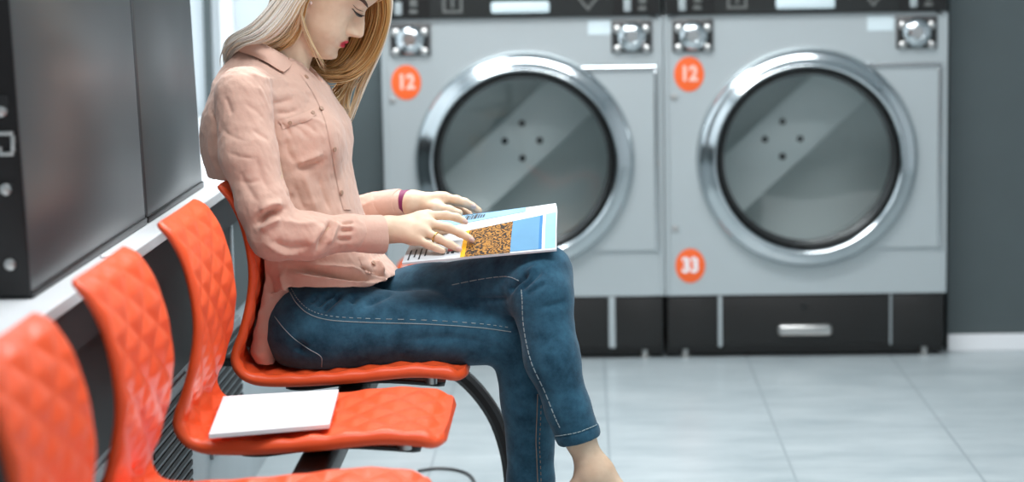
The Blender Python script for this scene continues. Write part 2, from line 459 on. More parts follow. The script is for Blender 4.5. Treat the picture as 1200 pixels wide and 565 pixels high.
    part('hinge_strip', bm, M['chrome'], None, hp)
    # control panel
    bm = bmesh.new(); box(bm, x0+.004, x1-.004, FY-.022, FY+.003, 1.046, 1.30, bev=.004); cp = part('control_panel', bm, M['control'], 40)
    for sx in (x0+.013, x1-.147):
        bm = bmesh.new(); box(bm, sx, sx+.134, FY-.025, FY-.0225, 1.052, 1.22, bev=.001); ib = part('button_panel', bm, M['control_black'], None, cp)
    for sx in (x0+.055, x1-.105):
        for (ox, w, z0, z1, mm) in ((0, .022, 1.058, 1.098, 'pale_symbol'), (.045, .026, 1.060, 1.074, 'symbol'), (.046, .024, 1.080, 1.104, 'symbol'), (0, .02, 1.108, 1.13, 'pale_symbol')):
            bm = bmesh.new(); box(bm, sx+ox-w/2, sx+ox+w/2, FY-.032, FY-.0255, z0, z1, bev=.005, seg=3); part('button', bm, M[mm], 40, cp)
    bm = bmesh.new(); box(bm, cx-.09, cx+.085, FY-.030, FY-.0225, 1.060, 1.094, bev=.007, seg=3); part('display', bm, M['label_paper'], 40, cp)
    # outlined slot and down triangle
    bm = bmesh.new(); sx = cx-.205
    for b in ((sx-.03, sx-.022, 1.062, 1.12), (sx+.022, sx+.03, 1.062, 1.12), (sx-.022, sx+.022, 1.062, 1.070), (sx-.022, sx+.022, 1.112, 1.12), (sx-.004, sx+.004, 1.078, 1.112)): box(bm, b[0], b[1], FY-.0245, FY-.0222, b[2], b[3])
    part('slot_symbol', bm, M['symbol'], None, cp)
    bm = bmesh.new(); sx = cx+.20; A = [(sx-.045, 1.118), (sx+.045, 1.118), (sx, 1.062)]; B = [(sx-.03, 1.111), (sx+.03, 1.111), (sx, 1.074)]
    fa = [bm.verts.new((x, FY-.0245, z)) for x, z in A]; fb = [bm.verts.new((x, FY-.0245, z)) for x, z in B]
    ga = [bm.verts.new((x, FY-.0222, z)) for x, z in A]; gb = [bm.verts.new((x, FY-.0222, z)) for x, z in B]
    for k in range(3):
        j = (k+1) % 3
        bm.faces.new((fa[k], fa[j], fb[j], fb[k])); bm.faces.new((fa[k], ga[k], ga[j], fa[j])); bm.faces.new((fb[k], fb[j], gb[j], gb[k]))
    part('triangle_symbol', bm, M['symbol'], None, cp)
    # lock plates
    for lx in (x0+.087, x1-.092):
        bm = bmesh.new(); box(bm, lx-.062, lx+.062, FY-.010, FY-.0005, .935, 1.033, bev=.004); lp = part('lock_plate', bm, M['plate'], 40)
        bm = bmesh.new(); box(bm, lx-.054, lx+.054, FY-.0125, FY-.0100, .941, 1.018, bev=.001); part('lock_face', bm, M['rubber'], 40, lp)
        bm = bmesh.new(); lathe(bm, [(.044, -.0125), (.044, -.02), (.040, -.028), (.028, -.036), (.020, -.038), (.018, -.034), (.001, -.034)], (lx, FY, .984), 'Y', 40); part('lock_dome', bm, M['chrome'], 40, lp)
        for (ox, oz) in ((-.043, -.032), (.043, -.032), (.043, .026), (-.043, .026)):
            bm = bmesh.new(); lathe(bm, [(.012, -.0125), (.0115, -.018), (.006, -.021), (.001, -.0215)], (lx+ox, FY, .979+oz), 'Y', 20); part('screw', bm, M['steel'], 40, lp)
    # stickers
    for (sx, sz, txt) in stickers:
        bm = bmesh.new(); lathe(bm, [(.047, -.0006), (.047, -.0018), (.046, -.002)], (0, 0, 0), 'Y', 48)
        for v in bm.verts: v.co = (sx+v.co.x*.96, FY+v.co.y, sz+v.co.z*1.12)
        st = part('sticker', bm, M['sticker'], 40)
        q = text_mesh('sticker_number', txt, .056, (sx, FY-.0024, sz), M['pink_print' if txt == '12' else 'white'], None); q.parent = st; q.scale = (.95, 1.1, 1)
        q.matrix_parent_inverse = Matrix.Identity(4)
    bm = bmesh.new(); box(bm, label_px-.04, label_px+.04, FY-.002, FY-.0004, .990, 1.034, bev=.0008); part('label_plate', bm, M['label_paper'])
    for (sx, sz) in ((x0+.03, .80), (x1-.012, .60), (x0+.03, .40)):
        bm = bmesh.new(); lathe(bm, [(.011, -.0004), (.010, -.004), (.001, -.006)], (sx, FY, sz), 'Y', 16); part('screw', bm, M['steel'], 40)
    # base with drawer
    bm = bmesh.new(); box(bm, x0+.004, x1-.004, FY+.012, FY+.72, .028, .194); box(bm, x0+.004, x1-.004, FY+.035, FY+.7, .008, .028); part('base', bm, M['base_black'])
    for (a, b) in drawer:
        bm = bmesh.new(); box(bm, a, b, FY+.003, FY+.012, .040, .189, bev=.003); dd = part('drawer' if b-a > .3 else 'base_panel', bm, M['base_black'], 40)
        if b-a > .3:
            bm = bmesh.new(); box(bm, hx-.082, hx+.082, FY-.010, FY+.0028, .070, .104, bev=.012, seg=3); part('handle', bm, M['steel'], 40, dd)
            bm = bmesh.new(); lathe(bm, [(.011, .0028), (.010, -.002), (.001, -.002)], (hx, FY, .158), 'Y', 20); part('drawer_lock', bm, M['rubber'], 40, dd)
    for (a, b) in zip(drawer, drawer[1:]):
        bm = bmesh.new(); box(bm, a[1]+.001, b[0]-.001, FY+.001, FY+.012, .036, .192, bev=.003); part('base_strip', bm, M['silver'])
    for fx in (x0+.06, x1-.06):
        bm = bmesh.new(); lathe(bm, [(.018, 0), (.018, .006), (.010, .010), (.010, .03)], (fx, FY+.03, 0), 'Y' if False else 'Z', 20); part('foot', bm, M['steel'], 40)
    return t
make_dryer(-.602, .243, 'silver tumble dryer behind the reading woman, its lower half partly hidden by her magazine', -.20,
           [(-.530, .855, '12'), (-.530, .272, '33')], .06, [(-.595, -.48), (-.462, .072), (.094, .238)], (612, 165))
make_dryer(.247, 1.094, 'silver tumble dryer beside the grey wall panel, fully visible with two orange stickers', .668,
           [(.322, .868, '12'), (.322, .287, '33')], .895, [(.252, .405), (.419, .925), (.933, 1.089)], (917, 163))

# ------------------------------------------------------------------ machines on the plinth at the left
def machine(y0, y1, label, rivets):
    t = empty('washing_machine', (-1.2, (y0+y1)/2, .757), label, 'washing machine', 'dark machines on the ledge')
    X = -.818; lean = .035; Z0, Z1 = .759, 1.95
    sh = lambda z: -(z-Z0)*lean
    bm = bmesh.new(); box(bm, -1.75, X, y0+.012, y1-.002, Z0, Z1, bev=.008, seg=3)
    for v in bm.verts: v.co.x += sh(v.co.z)
    b = child('body', bm, M['machine'], t, 40)
    bm = bmesh.new(); box(bm, -1.74, X+.003, y0+.006, y1-.006, Z0-.0015, Z0+.012, bev=.002); child('bottom_rail', bm, M['machine_end'], t, 40)
    if rivets:
        bm = bmesh.new(); box(bm, -1.75, X+.001, y0, y0+.012, Z0+.003, Z1, bev=.003)
        for v in bm.verts: v.co.x += sh(v.co.z)
        e = child('end_panel', bm, M['machine_end'], t, 40)
        bm = bmesh.new(); box(bm, -1.75, X-.012, y0-.004, y0, Z0+.16, Z0+.172, bev=.001); box(bm, -1.75, X-.010, y0-.006, y0, Z0+.285, Z0+.30, bev=.001)
        for v in bm.verts: v.co.x += sh(v.co.z)
        r = bobj('cross_rail', bm, M['fascia']); r.parent = e
        for (px, py) in ((12, 310), (7, 222), (2, 130)):
            p = at(px, py, y0)
            bm = bmesh.new(); lathe(bm, [(.009, 0), (.0085, -.004), (.005, -.007), (.001, -.008)], (p[0], y0, p[2]), 'Y', 20)
            r = bobj('rivet', bm, M['steel'], None, 40); r.parent = e
        p = at(9, 168, y0); bm = bmesh.new(); x, z = p[0], p[2]
        for q in ((x-.012, x+.010, z+.012, z+.018), (x+.006, x+.012, z-.012, z+.012), (x-.012, x+.010, z-.018, z-.012), (x-.012, x-.007, z-.012, z-.004)): box(bm, q[0], q[1], y0-.008, y0, q[2], q[3], bev=.001)
        r = bobj('latch', bm, M['steel'], None, 40); r.parent = e
    return t
machine(3.47, 4.42, 'dark grey machine with riveted end panel at the left edge of the picture', True)
machine(4.424, 5.10, 'dark grey machine farther along the white ledge, behind the woman', False)
# ------------------------------------------------------------------ implicit surfaces
class SDF:
    """smooth union of round cones, ellipsoids and custom fields; far ones are skipped per block"""
    def __init__(s): s.items = []
    def cone(s, a, b, ra, rb, k=.02):
        a = np.array(a, float); b = np.array(b, float)
        c = (a+b)/2; br = np.linalg.norm(b-a)/2+max(ra, rb)
        def f(P):
            ba = b-a; t = np.clip(((P-a)@ba)/(ba@ba+1e-12), 0, 1)
            return np.linalg.norm(P-a-t[:, None]*ba, axis=1)-(ra+(rb-ra)*t)
        s.items.append((f, c, br, k)); return s
    def chain(s, pts, rad, k=.02):
        for i in range(len(pts)-1): s.cone(pts[i], pts[i+1], rad[i], rad[i+1], k)
        return s
    def ell(s, c, r, k=.02, R=None):
        c = np.array(c, float); r = np.array(r, float); R = np.eye(3) if R is None else np.array(R)
        def f(P):
            q = (P-c)@R.T; k0 = np.linalg.norm(q/r, axis=1); k1 = np.linalg.norm(q/(r*r), axis=1)
            return k0*(k0-1)/(k1+1e-9)
        s.items.append((f, c, r.max(), k)); return s
    def field(s, f, c, br, k=.02): s.items.append((f, np.array(c, float), br, k)); return s
    def __call__(s, P):
        lo, hi = P.min(0), P.max(0); pc = (lo+hi)/2; pr = np.linalg.norm(hi-lo)/2
        d = np.full(len(P), 1.0)
        for f, c, br, k in s.items:
            if pr < .2 and np.linalg.norm(c-pc)-br-pr > .07: continue
            e = f(P)
            if k > 0:
                h = np.maximum(k-np.abs(d-e), 0)/k
                d = np.minimum(d, e)-h*h*k*.25
            else: d = np.minimum(d, e)
        return d
def extract(fn, lo, hi, h, B=14):
    lo = np.array(lo, float); n = np.ceil((np.array(hi)-lo)/h/B).astype(int)*B
    D = np.ones(n+1, np.float32)
    nb = n//B
    I = np.stack(np.meshgrid(*[np.arange(k) for k in nb], indexing='ij'), -1).reshape(-1, 3)
    cd = np.concatenate([fn(q) for q in np.array_split(lo+(I*B+B/2)*h, max(1, len(I)//4000))])
    g = np.stack(np.meshgrid(*[np.arange(B+1)]*3, indexing='ij'), -1).reshape(-1, 3)
    for i, d in zip(I, cd):
        o = i*B; sl = tuple(slice(o[k], o[k]+B+1) for k in range(3))
        if abs(d) > 1.9*B*h*.87:
            if d < 0: D[tuple(slice(o[k]+1, o[k]+B) for k in range(3))] = -1
            continue
        D[sl] = fn(lo+(o+g)*h).reshape(B+1, B+1, B+1)
    # unvisited block borders next to solid blocks
    ins = D < 0
    act = np.zeros(n, bool); c0 = ins[:-1, :-1, :-1]
    corner = [(a, b, c) for a in (0, 1) for b in (0, 1) for c in (0, 1)]
    for a, b, c in corner: act |= ins[a:n[0]+a, b:n[1]+b, c:n[2]+c] != c0
    ids = np.argwhere(act); idx = np.full(n, -1, np.int64); idx[act] = np.arange(len(ids))
    vals = {c: D[ids[:, 0]+c[0], ids[:, 1]+c[1], ids[:, 2]+c[2]] for c in corner}
    acc = np.zeros((len(ids), 3)); cnt = np.zeros(len(ids))
    for c in corner:
        for ax in range(3):
            if c[ax]: continue
            e = list(c); e[ax] = 1; e = tuple(e); v0, v1 = vals[c], vals[e]
            m = (v0 < 0) != (v1 < 0); t = np.where(m, v0/np.where(m, v0-v1, 1), 0)
            p = np.tile(np.array(c, float), (len(ids), 1)); p[:, ax] += t
            acc[m] += p[m]; cnt += m
    V = lo+(ids+acc/np.maximum(cnt, 1)[:, None])*h
    Q = []
    for ax in range(3):
        a, b = [k for k in range(3) if k != ax]
        s0 = [slice(1, n[k]) for k in range(3)]; s1 = list(s0); s0[ax] = slice(0, n[ax]); s1[ax] = slice(1, n[ax]+1)
        A, Bq = ins[tuple(s0)], ins[tuple(s1)]
        e = np.argwhere(A != Bq); fl = A[A != Bq]
        off = np.ones(3, int); off[ax] = 0; e = e+off
        def cell(da, db):
            q = e.copy(); q[:, a] -= da; q[:, b] -= db; return idx[q[:, 0], q[:, 1], q[:, 2]]
        q = np.stack([cell(1, 1), cell(0, 1), cell(0, 0), cell(1, 0)], 1)
        flip = fl if ax != 1 else ~fl
        q[~flip] = q[~flip][:, ::-1]
        Q.append(q)
    Q = np.vstack(Q); Q = Q[(Q >= 0).all(1)]
    return V, Q
def relax(V, Q, it=1, lam=.5):
    E = np.vstack([Q[:, [0, 1]], Q[:, [1, 2]], Q[:, [2, 3]], Q[:, [3, 0]]])
    for _ in range(it):
        A = np.zeros_like(V); c = np.zeros(len(V))
        for k in range(3):
            A[:, k] = np.bincount(E[:, 0], V[E[:, 1], k], len(V))+np.bincount(E[:, 1], V[E[:, 0], k], len(V))
        c = np.bincount(E[:, 0], minlength=len(V))+np.bincount(E[:, 1], minlength=len(V))
        V = V+lam*(A/np.maximum(c, 1)[:, None]-V)
    return V
def normals(V, Q):
    n = np.cross(V[Q[:, 2]]-V[Q[:, 0]], V[Q[:, 3]]-V[Q[:, 1]]); N = np.zeros_like(V)
    for j in range(4):
        for k in range(3): N[:, k] += np.bincount(Q[:, j], n[:, k], len(V))
    return N/(np.linalg.norm(N, axis=1)[:, None]+1e-12)
def bvh(V, Q): return BVHTree.FromPolygons([tuple(v) for v in V], [tuple(int(i) for i in q) for q in Q])
def hit(tree, px, py, dflt=None):
    d = ray(px, py); d = d/np.linalg.norm(d)
    loc, nrm, i, t = tree.ray_cast(Vector(CAM), Vector(d))
    if loc is None: return (None, None) if dflt is None else (at(px, py, dflt), -d)
    n = np.array(nrm); 
    if n@d > 0: n = -n
    return np.array(loc), n
def project(tree, poly, n, lift=.001):
    out = []
    for px, py in spline(poly, n):
        p, nn = hit(tree, px, py)
        if p is not None: out.append(p+nn*lift)
    return np.array(out)
FOLD = 1.9
def stroke(V, N, tree, poly, amp, w, n=26):
    n = int(sum(math.dist(a, b) for a, b in zip(poly, poly[1:]))/1.0)+10
    P = project(tree, poly, n, 0)
    if not len(P): return V
    lo, hi = P.min(0)-3*w, P.max(0)+3*w
    m = np.where(((V > lo) & (V < hi)).all(1))[0]
    if not len(m): return V
    d = np.full(len(m), 9.0); tp = np.zeros(len(m))
    for i, p in enumerate(P):
        e = np.linalg.norm(V[m]-p, axis=1); u = e < d; d[u] = e[u]; tp[u] = i/(len(P)-1+1e-9)
    fade = np.clip(np.minimum(tp, 1-tp)/.22, .15, 1)
    V = V.copy(); V[m] += N[m]*(amp*FOLD*np.exp(-(d/w)**1.5)*fade)[:, None]
    return V
def wav(V, n, lmin, lmax, seed, stretch=(1, 1, 1), ridged=True):
    r = np.random.default_rng(seed); out = np.zeros(len(V)); S = V*np.array(stretch)
    for i in range(n):
        k = r.normal(size=3); k /= np.linalg.norm(k); L = lmin*(lmax/lmin)**r.random()
        wp = .6*np.sin(S@(r.normal(size=3)*18)+r.random()*6)
        v = np.sin(S@k*2*PI/L+r.random()*6.28+wp*1.6)
        out += ((1-np.abs(v))*2-1 if ridged else v)*(L/lmax)
    return out/n

# ------------------------------------------------------------------ the woman
YM = 4.60
person = empty('person', (at(372, 388, YM)[0], YM, .47), 'woman in a pink shirt and blue jeans sitting cross-legged, reading a magazine on her lap', 'person')
PINV = Matrix.Translation(-Vector(person.location))
def pchild(name, V, Q, m, smooth=True):
    o = mesh(name, V, Q, m, person, smooth); o.matrix_parent_inverse = PINV; return o
def pb(name, bm, m, sm=50):
    o = bobj(name, bm, m, person, sm); o.matrix_parent_inverse = PINV; return o

def skin_mat():
    m = mat('skin', srgb(224, 192, 168), .45, bump=.06, bscale=420, spec=.35, sss=.03); nt = m.node_tree; b = nt.nodes['Principled BSDF']
    a = nt.nodes.new('ShaderNodeAttribute'); a.attribute_name = 'makeup'
    n = nt.nodes.new('ShaderNodeTexNoise'); n.inputs['Scale'].default_value = 30; n.inputs['Detail'].default_value = 5
    tc = nt.nodes.new('ShaderNodeTexCoord'); nt.links.new(tc.outputs['Object'], n.inputs['Vector'])
    r = nt.nodes.new('ShaderNodeValToRGB'); r.color_ramp.elements[0].color = srgb(217, 185, 156); r.color_ramp.elements[1].color = srgb(234, 207, 180)
    r.color_ramp.elements[0].position = .3; r.color_ramp.elements[1].position = .7
    nt.links.new(n.outputs['Fac'], r.inputs['Fac'])
    mx = nt.nodes.new('ShaderNodeMix'); mx.data_type = 'RGBA'
    nt.links.new(a.outputs['Fac'], mx.inputs['Factor']); nt.links.new(r.outputs['Color'], mx.inputs['A']); mx.inputs['B'].default_value = srgb(200, 38, 62)
    nt.links.new(mx.outputs['Result'], b.inputs['Base Color'])
    return m
def denim_mat():
    m = mat('denim', srgb(32, 76, 104), .85, bump=.25, bscale=900, spec=.2, sheen=.15); nt = m.node_tree; b = nt.nodes['Principled BSDF']
    tc = nt.nodes.new('ShaderNodeTexCoord')
    n = nt.nodes.new('ShaderNodeTexNoise'); n.inputs['Scale'].default_value = 26; n.inputs['Detail'].default_value = 9; n.inputs['Roughness'].default_value = .7
    nt.links.new(tc.outputs['Object'], n.inputs['Vector'])
    r = nt.nodes.new('ShaderNodeValToRGB'); r.color_ramp.elements[0].position = .3; r.color_ramp.elements[1].position = .72
    r.color_ramp.elements[0].color = srgb(22, 58, 78); r.color_ramp.elements[1].color = srgb(58, 106, 130)
    nt.links.new(n.outputs['Fac'], r.inputs['Fac']); nt.links.new(r.outputs['Color'], b.inputs['Base Color'])
    return m
M['skin'] = skin_mat(); M['denim'] = denim_mat()
M['shirt'] = mat('shirt_cloth', srgb(219, 181, 163), .8, var=.05, vscale=14, bump=.5, bscale=90, spec=.2, sheen=.25)
M['stitch'] = mat('stitch', srgb(150, 168, 172), .8)
M['stitch_tan'] = mat('stitch_tan', srgb(150, 132, 118), .8)
M['brow'] = mat('brow', srgb(74, 52, 40), .7)
M['eye'] = mat('eye', srgb(96, 100, 96), .2)
M['lash'] = mat('lash', srgb(40, 30, 28), .6)
M['purple'] = mat('purple', srgb(128, 32, 84), .55, bump=.2, bscale=300)
M['gold'] = mat('gold', srgb(226, 190, 120), .25, metal=1)
M['button'] = mat('button', srgb(176, 140, 118), .4)
M['nail'] = mat('nail', srgb(244, 222, 214), .25)
M['shoe'] = mat('shoe', srgb(226, 224, 220), .5)

# --- head frame
PHI = math.radians(33); YAW = math.radians(5)
HC = at(363, 5, YM+.005)
fwd = np.array([math.cos(PHI)*math.cos(YAW), -math.cos(PHI)*math.sin(YAW), -math.sin(PHI)])
lat = np.array([math.sin(YAW), math.cos(YAW), 0.0]); upv = np.cross(fwd, lat)
HR = np.stack([fwd, lat, upv])          # world -> head rows (a, b, w)
def hpt(a, b, w): return HC+a*fwd+b*lat+w*upv
W_ = np.array([-.084, -.079, -.074, -.068, -.062, -.056, -.048, -.040, -.030, -.020, -.008, .005, .02, .035, .05, .065, .08, .10, .115, .13, .14, .146])
F_ = np.array([.048, .070, .081, .0880, .0915, .0922, .0912, .0915, .0955, .0960, .0925, .0890, .0890, .0910, .0965, .1035, .1085, .108, .100, .082, .050, .004])
B_ = np.array([.030, .024, .018, .012, .004, -.006, -.020, -.035, -.055, -.070, -.080, -.087, -.091, -.094, -.095, -.094, -.091, -.081, -.068, -.048, -.028, -.004])
D_ = np.array([.006, .018, .026, .033, .039, .044, .050, .055, .0600, .0635, .0665, .069, .071, .0725, .0735, .074, .072, .065, .055, .040, .023, .003])
def G(x, s): return np.exp(-(x/s)**2)
def head(P):
    q = (P-HC)@HR.T; a, b, w = q[:, 0], q[:, 1], q[:, 2]; ab = np.abs(b)
    f = np.interp(w, W_, F_); bk = np.interp(w, W_, B_); wd = np.interp(w, W_, D_)
    c = (f+bk)/2
    # nose
    ridge = np.interp(w, [-.017, -.0120, -.0080, -.004, .0005, .005, .0100, .018, .0262, .035, .0438, .054], [0, .005, .0135, .0235, .0295, .0312, .0298, .0258, .0210, .0135, .0055, 0])
    sg = np.interp(w, [-.010, .0, .006, .02, .045], [.0095, .0105, .0095, .0070, .0078])
    nose = ridge*np.exp(-(ab/sg)**2.4) + .0105*G(ab-.0120, .0048)*G(w+.0010, .0068) - .0060*G(ab-.0065, .0032)*G(w+.0095, .0030) - .0035*G(ab-.0195, .0035)*G(w-.001, .009)
    # mouth
    lip = .0068*G(w+.0225, .0050)*G(ab, .019)+.0070*G(w+.0340, .0052)*G(ab, .017)-.0030*G(w+.0282, .0020)*G(ab, .024)
    lip += -.0025*G(w+.0282, .004)*G(ab-.0235, .005)-.0016*G(ab, .004)*G(w+.0125, .004)
    chin = .0065*G(ab, .015)*G(w+.060, .011)
    eye = -.0085*G(ab-.031, .0135)*G(w-.034, .0095)+.0016*G(ab-.028, .02)*G(w-.052, .006)
    ck = .0038*G(ab-.040, .018)*G(w+.002, .018)
    ra = np.where(a > c, f+nose+lip+chin+eye+ck-c, c-bk)
    n = 2.25
    g = ((np.abs(a-c)/ra)**n+(ab/wd)**n)**(1/n)-1
    d = g*np.minimum(ra, wd)*.8
    cap = np.maximum(w-.146, -.084-w)
    return np.maximum(d, cap)

Y = lambda px, py, y: at(px, py, y)
body = SDF()
# trunk, mostly under the clothes
neck0, neck1 = Y(319, 92, YM), hpt(-.022, 0, -.030)
body.chain([Y(372, 380, YM), Y(350, 290, YM), Y(325, 200, YM), Y(318, 130, YM)], [.085, .075, .080, .070], .05)
body.cone(Y(318, 132, YM-.09), Y(318, 132, YM+.09), .045, .045, .04)
body.cone(neck0, neck1, .050, .048, .03)
body.cone(Y(333, 98, YM), hpt(.000, 0, -.045), .038, .036, .03)
body.field(head, hpt(0, 0, .03), .135, .012)
# ears
for s in (-1, 1):
    er = np.stack([fwd*.92+upv*.25+lat*s*-.3, lat*s*.95+fwd*.3, upv]); er /= np.linalg.norm(er, axis=1)[:, None]
    body.ell(hpt(-.012, s*.073, .024), (.017, .0085, .031), .006, er)
    body.ell(hpt(.000, s*.0705, -.003), (.0095, .008, .012), .006)
# eyelids closed over lowered eyes
for s in (-1, 1): body.ell(hpt(.0705, s*.0305, .0345), (.0125, .0135, .0118), .004)
# legs
RHip, RKnee, RAnk = Y(390, 386, 4.505), Y(607, 391, 4.515), Y(624, 655, 4.53)
LHip, LKnee = Y(398, 374, 4.69), Y(629, 330, 4.475)
LSh = [Y(634, 346, 4.44), Y(647, 420, 4.405), Y(666, 480, 4.40), Y(676, 506, 4.40)]
LAnk = Y(696, 552, 4.40)
body.chain([RHip, RKnee, Y(620, 480, 4.525), RAnk], [.07, .046, .036, .028], .03)
body.chain([LHip, LKnee, LSh[1], Y(680, 515, 4.40), LAnk], [.07, .05, .042, .0275, .0265], .012)
body.ell(LAnk+np.array([-.004, -.026, -.006]), (.010, .008, .011), .014)
body.ell(LAnk+np.array([-.004, .026, -.004]), (.010, .008, .011), .014)
LHeel = LAnk+np.array([-.030, 0, -.052]); LBall = LAnk+np.array([.092, -.012, -.108]); LToe = LAnk+np.array([.125, -.014, -.142])
body.chain([LAnk, LHeel], [.029, .027], .025); body.chain([LAnk+np.array([.012, 0, -.012]), LBall, LToe], [.029, .024, .016], .02); body.cone(LHeel, LBall, .026, .024, .02)
RHeel = np.array([RAnk[0]-.035, RAnk[1], .045]); RBall = np.array([RAnk[0]+.13, RAnk[1]-.01, .035]); RToe = np.array([RAnk[0]+.19, RAnk[1]-.012, .028])
body.chain([RAnk, RHeel], [.032, .030], .02); body.chain([RAnk, RBall, RToe], [.03, .025, .017], .02); body.cone(RHeel, RBall, .028, .025, .02)
# arms
RS, RE, RW = Y(286, 112, 4.44), Y(322, 274, 4.375), Y(455, 269, 4.452)
LS, LE, LW = Y(335, 112, 4.765), Y(352, 262, 4.80), Y(484, 238, 4.70)
body.chain([RS, RE, RW], [.042, .036, .0235], .02)
body.chain([LS, LE, Y(440, 244, 4.745), LW], [.040, .028, .0205, .0220], .02)
# right hand, back towards the camera, fingers over the page
def hand(wr, knuckles, fingers, thumb, rp=.0145, rf=.0083):
    for kx, r in zip(knuckles, (rp, rp, rp*.97, rp*.9)):
        body.cone(wr, kx, .0195, r*.86, .012)
    for i in range(3): body.cone(knuckles[i]*.82+wr*.18, knuckles[i+1]*.82+wr*.18, rp*.8, rp*.8, .010)
    for kx, fj, sc in zip(knuckles, fingers, (1, 1.02, .97, .86)):
        pts = [kx*.7+wr*.3, kx]+fj; n = len(pts)
        body.chain(pts, [rf*sc*1.2, rf*sc*1.14]+[rf*sc*(1.04-.10*j) for j in range(n-2)], .0045)
    pts = thumb; body.chain(pts, [.0145, .0115, .0096, .0080][:len(pts)], .008)
RK4 = [Y(501, 253, 4.487), Y(503, 262, 4.465), Y(497, 271, 4.447), Y(489, 281, 4.435)]
RF4 = [[Y(523, 252.5, 4.487), Y(535, 255, 4.487), Y(543, 259, 4.487)],
       [Y(525, 267, 4.458), Y(539, 273, 4.455), Y(551, 280, 4.452)],
       [Y(514, 280, 4.437), Y(526, 286, 4.433), Y(536, 291, 4.431)],
       [Y(502, 287, 4.427), Y(511, 291, 4.424), Y(519, 294, 4.423)]]
hand(RW, RK4, RF4, [Y(470, 266, 4.47), Y(492, 268, 4.505), Y(510, 270, 4.520), Y(524, 272, 4.522)])
LK4 = [Y(521, 232, 4.675), Y(524, 236, 4.695), Y(521, 241, 4.712), Y(515, 244, 4.725)]
LF4 = [[Y(535, 234, 4.668), Y(545, 237, 4.665), Y(553, 241, 4.664)],
       [Y(541, 237, 4.690), Y(553, 242, 4.690), Y(561, 247, 4.69)],
       [Y(537, 244, 4.712), Y(548, 250, 4.71), Y(554, 256, 4.70)],
       [Y(528, 249, 4.725), Y(537, 255, 4.72), Y(542, 260, 4.71)]]
hand(LW, LK4, LF4, [Y(495, 240, 4.69), Y(512, 243, 4.66), Y(526, 247, 4.645), Y(538, 250, 4.640)])
lo = np.array([-.70, 4.33, .0]); hi = np.array([.24, 4.87, 1.34])
V, Q = extract(body, lo, hi, .0026)
V = relax(V, Q, 1, .4)
bo = pchild('body', V, Q, M['skin'])
q = (V-HC)@HR.T
lipm = G(q[:, 2]+.0262, .0092)**1.0*(np.abs(q[:, 1]) < .026)*(q[:, 0] > .070)
lipm = np.clip((np.exp(-((q[:, 2]+.0278)/.0095)**4)*np.exp(-(q[:, 1]/.021)**4)*(q[:, 0] > .072)-.35)*3, 0, 1)
at_ = bo.data.attributes.new('makeup', 'FLOAT', 'POINT'); at_.data.foreach_set('value', lipm.astype(np.float32))
btree = bvh(V, Q)
# nails
def nail(tip, prev, view=-1):
    t = tip-prev; t /= np.linalg.norm(t); n = CAM-tip; n -= t*(n@t); n /= np.linalg.norm(n); s = np.cross(t, n)
    bm = bmesh.new(); g = []
    for i in range(7):
        row = []
        for j in range(7):
            u = i/6*2-1; v = j/6*2-1
            p = tip+t*(.004+u*.0058*math.sqrt(1-.5*v*v))+s*v*.0048*math.sqrt(1-.35*u*u)+n*(.0072-.0030*v*v-.0010*max(0, u)**2)
            row.append(bm.verts.new(p))
        g.append(row)
    for i in range(6):
        for j in range(6): bm.faces.new((g[i][j], g[i+1][j], g[i+1][j+1], g[i][j+1]))
    bmesh.ops.solidify(bm, geom=bm.faces[:], thickness=.0008)
    return pb('fingernail', bm, M['nail'])
for f_ in RF4[:3]: nail(f_[-1], f_[-2])
nail(LF4[0][-1], LF4[0][-2])
# brow, lashes
for (poly, r, m, nm) in (([(417, -3), (422, -1.5), (426, 1), (429, 5), (430.5, 8)], [.0016, .0030, .0034, .0026, .001], 'brow', 'eyebrow'),
                     ([(412.5, 9.5), (416, 13.5), (419.5, 16.5), (423.5, 18.3), (427.5, 18.4)], [.0006, .0013, .0018, .0018, .0008], 'lash', 'eyelashes'),
                     ([(415.5, 14), (418, 17), (421, 19), (424, 19.8)], [.0006, .0014, .0014, .0005], 'eye', 'eye'), ([(413.5, 5), (417, 9), (421, 11.5), (425.5, 13)], [.0003, .0006, .0006, .0003], 'brow', 'eyelid_crease')):
    P = project(btree, poly, 16, .0012)
    if len(P) > 3:
        bm = bmesh.new(); tube(bm, P, np.interp(np.linspace(0, len(r)-1, len(P)), range(len(r)), r), 8); pb(nm, bm, M[m])
p, nn = hit(btree, 364, 3)
bm = bmesh.new(); bmesh.ops.create_uvsphere(bm, u_segments=16, v_segments=10, radius=.0034); bmesh.ops.translate(bm, verts=bm.verts[:], vec=p+nn*.003); pb('earring', bm, M['nail'])
# ring
a_, b_ = RF4[2][0], RK4[2]; rc = a_*.78+b_*.22; t_ = a_-b_; t_ /= np.linalg.norm(t_)
u_ = np.cross(t_, [0, 0, 1]); u_ /= np.linalg.norm(u_); w_ = np.cross(t_, u_)
bm = bmesh.new(); tube(bm, [rc+.0098*(math.cos(k*2*PI/24)*u_+math.sin(k*2*PI/24)*w_) for k in range(25)], .0013, 8, False); pb('ring', bm, M['gold'])
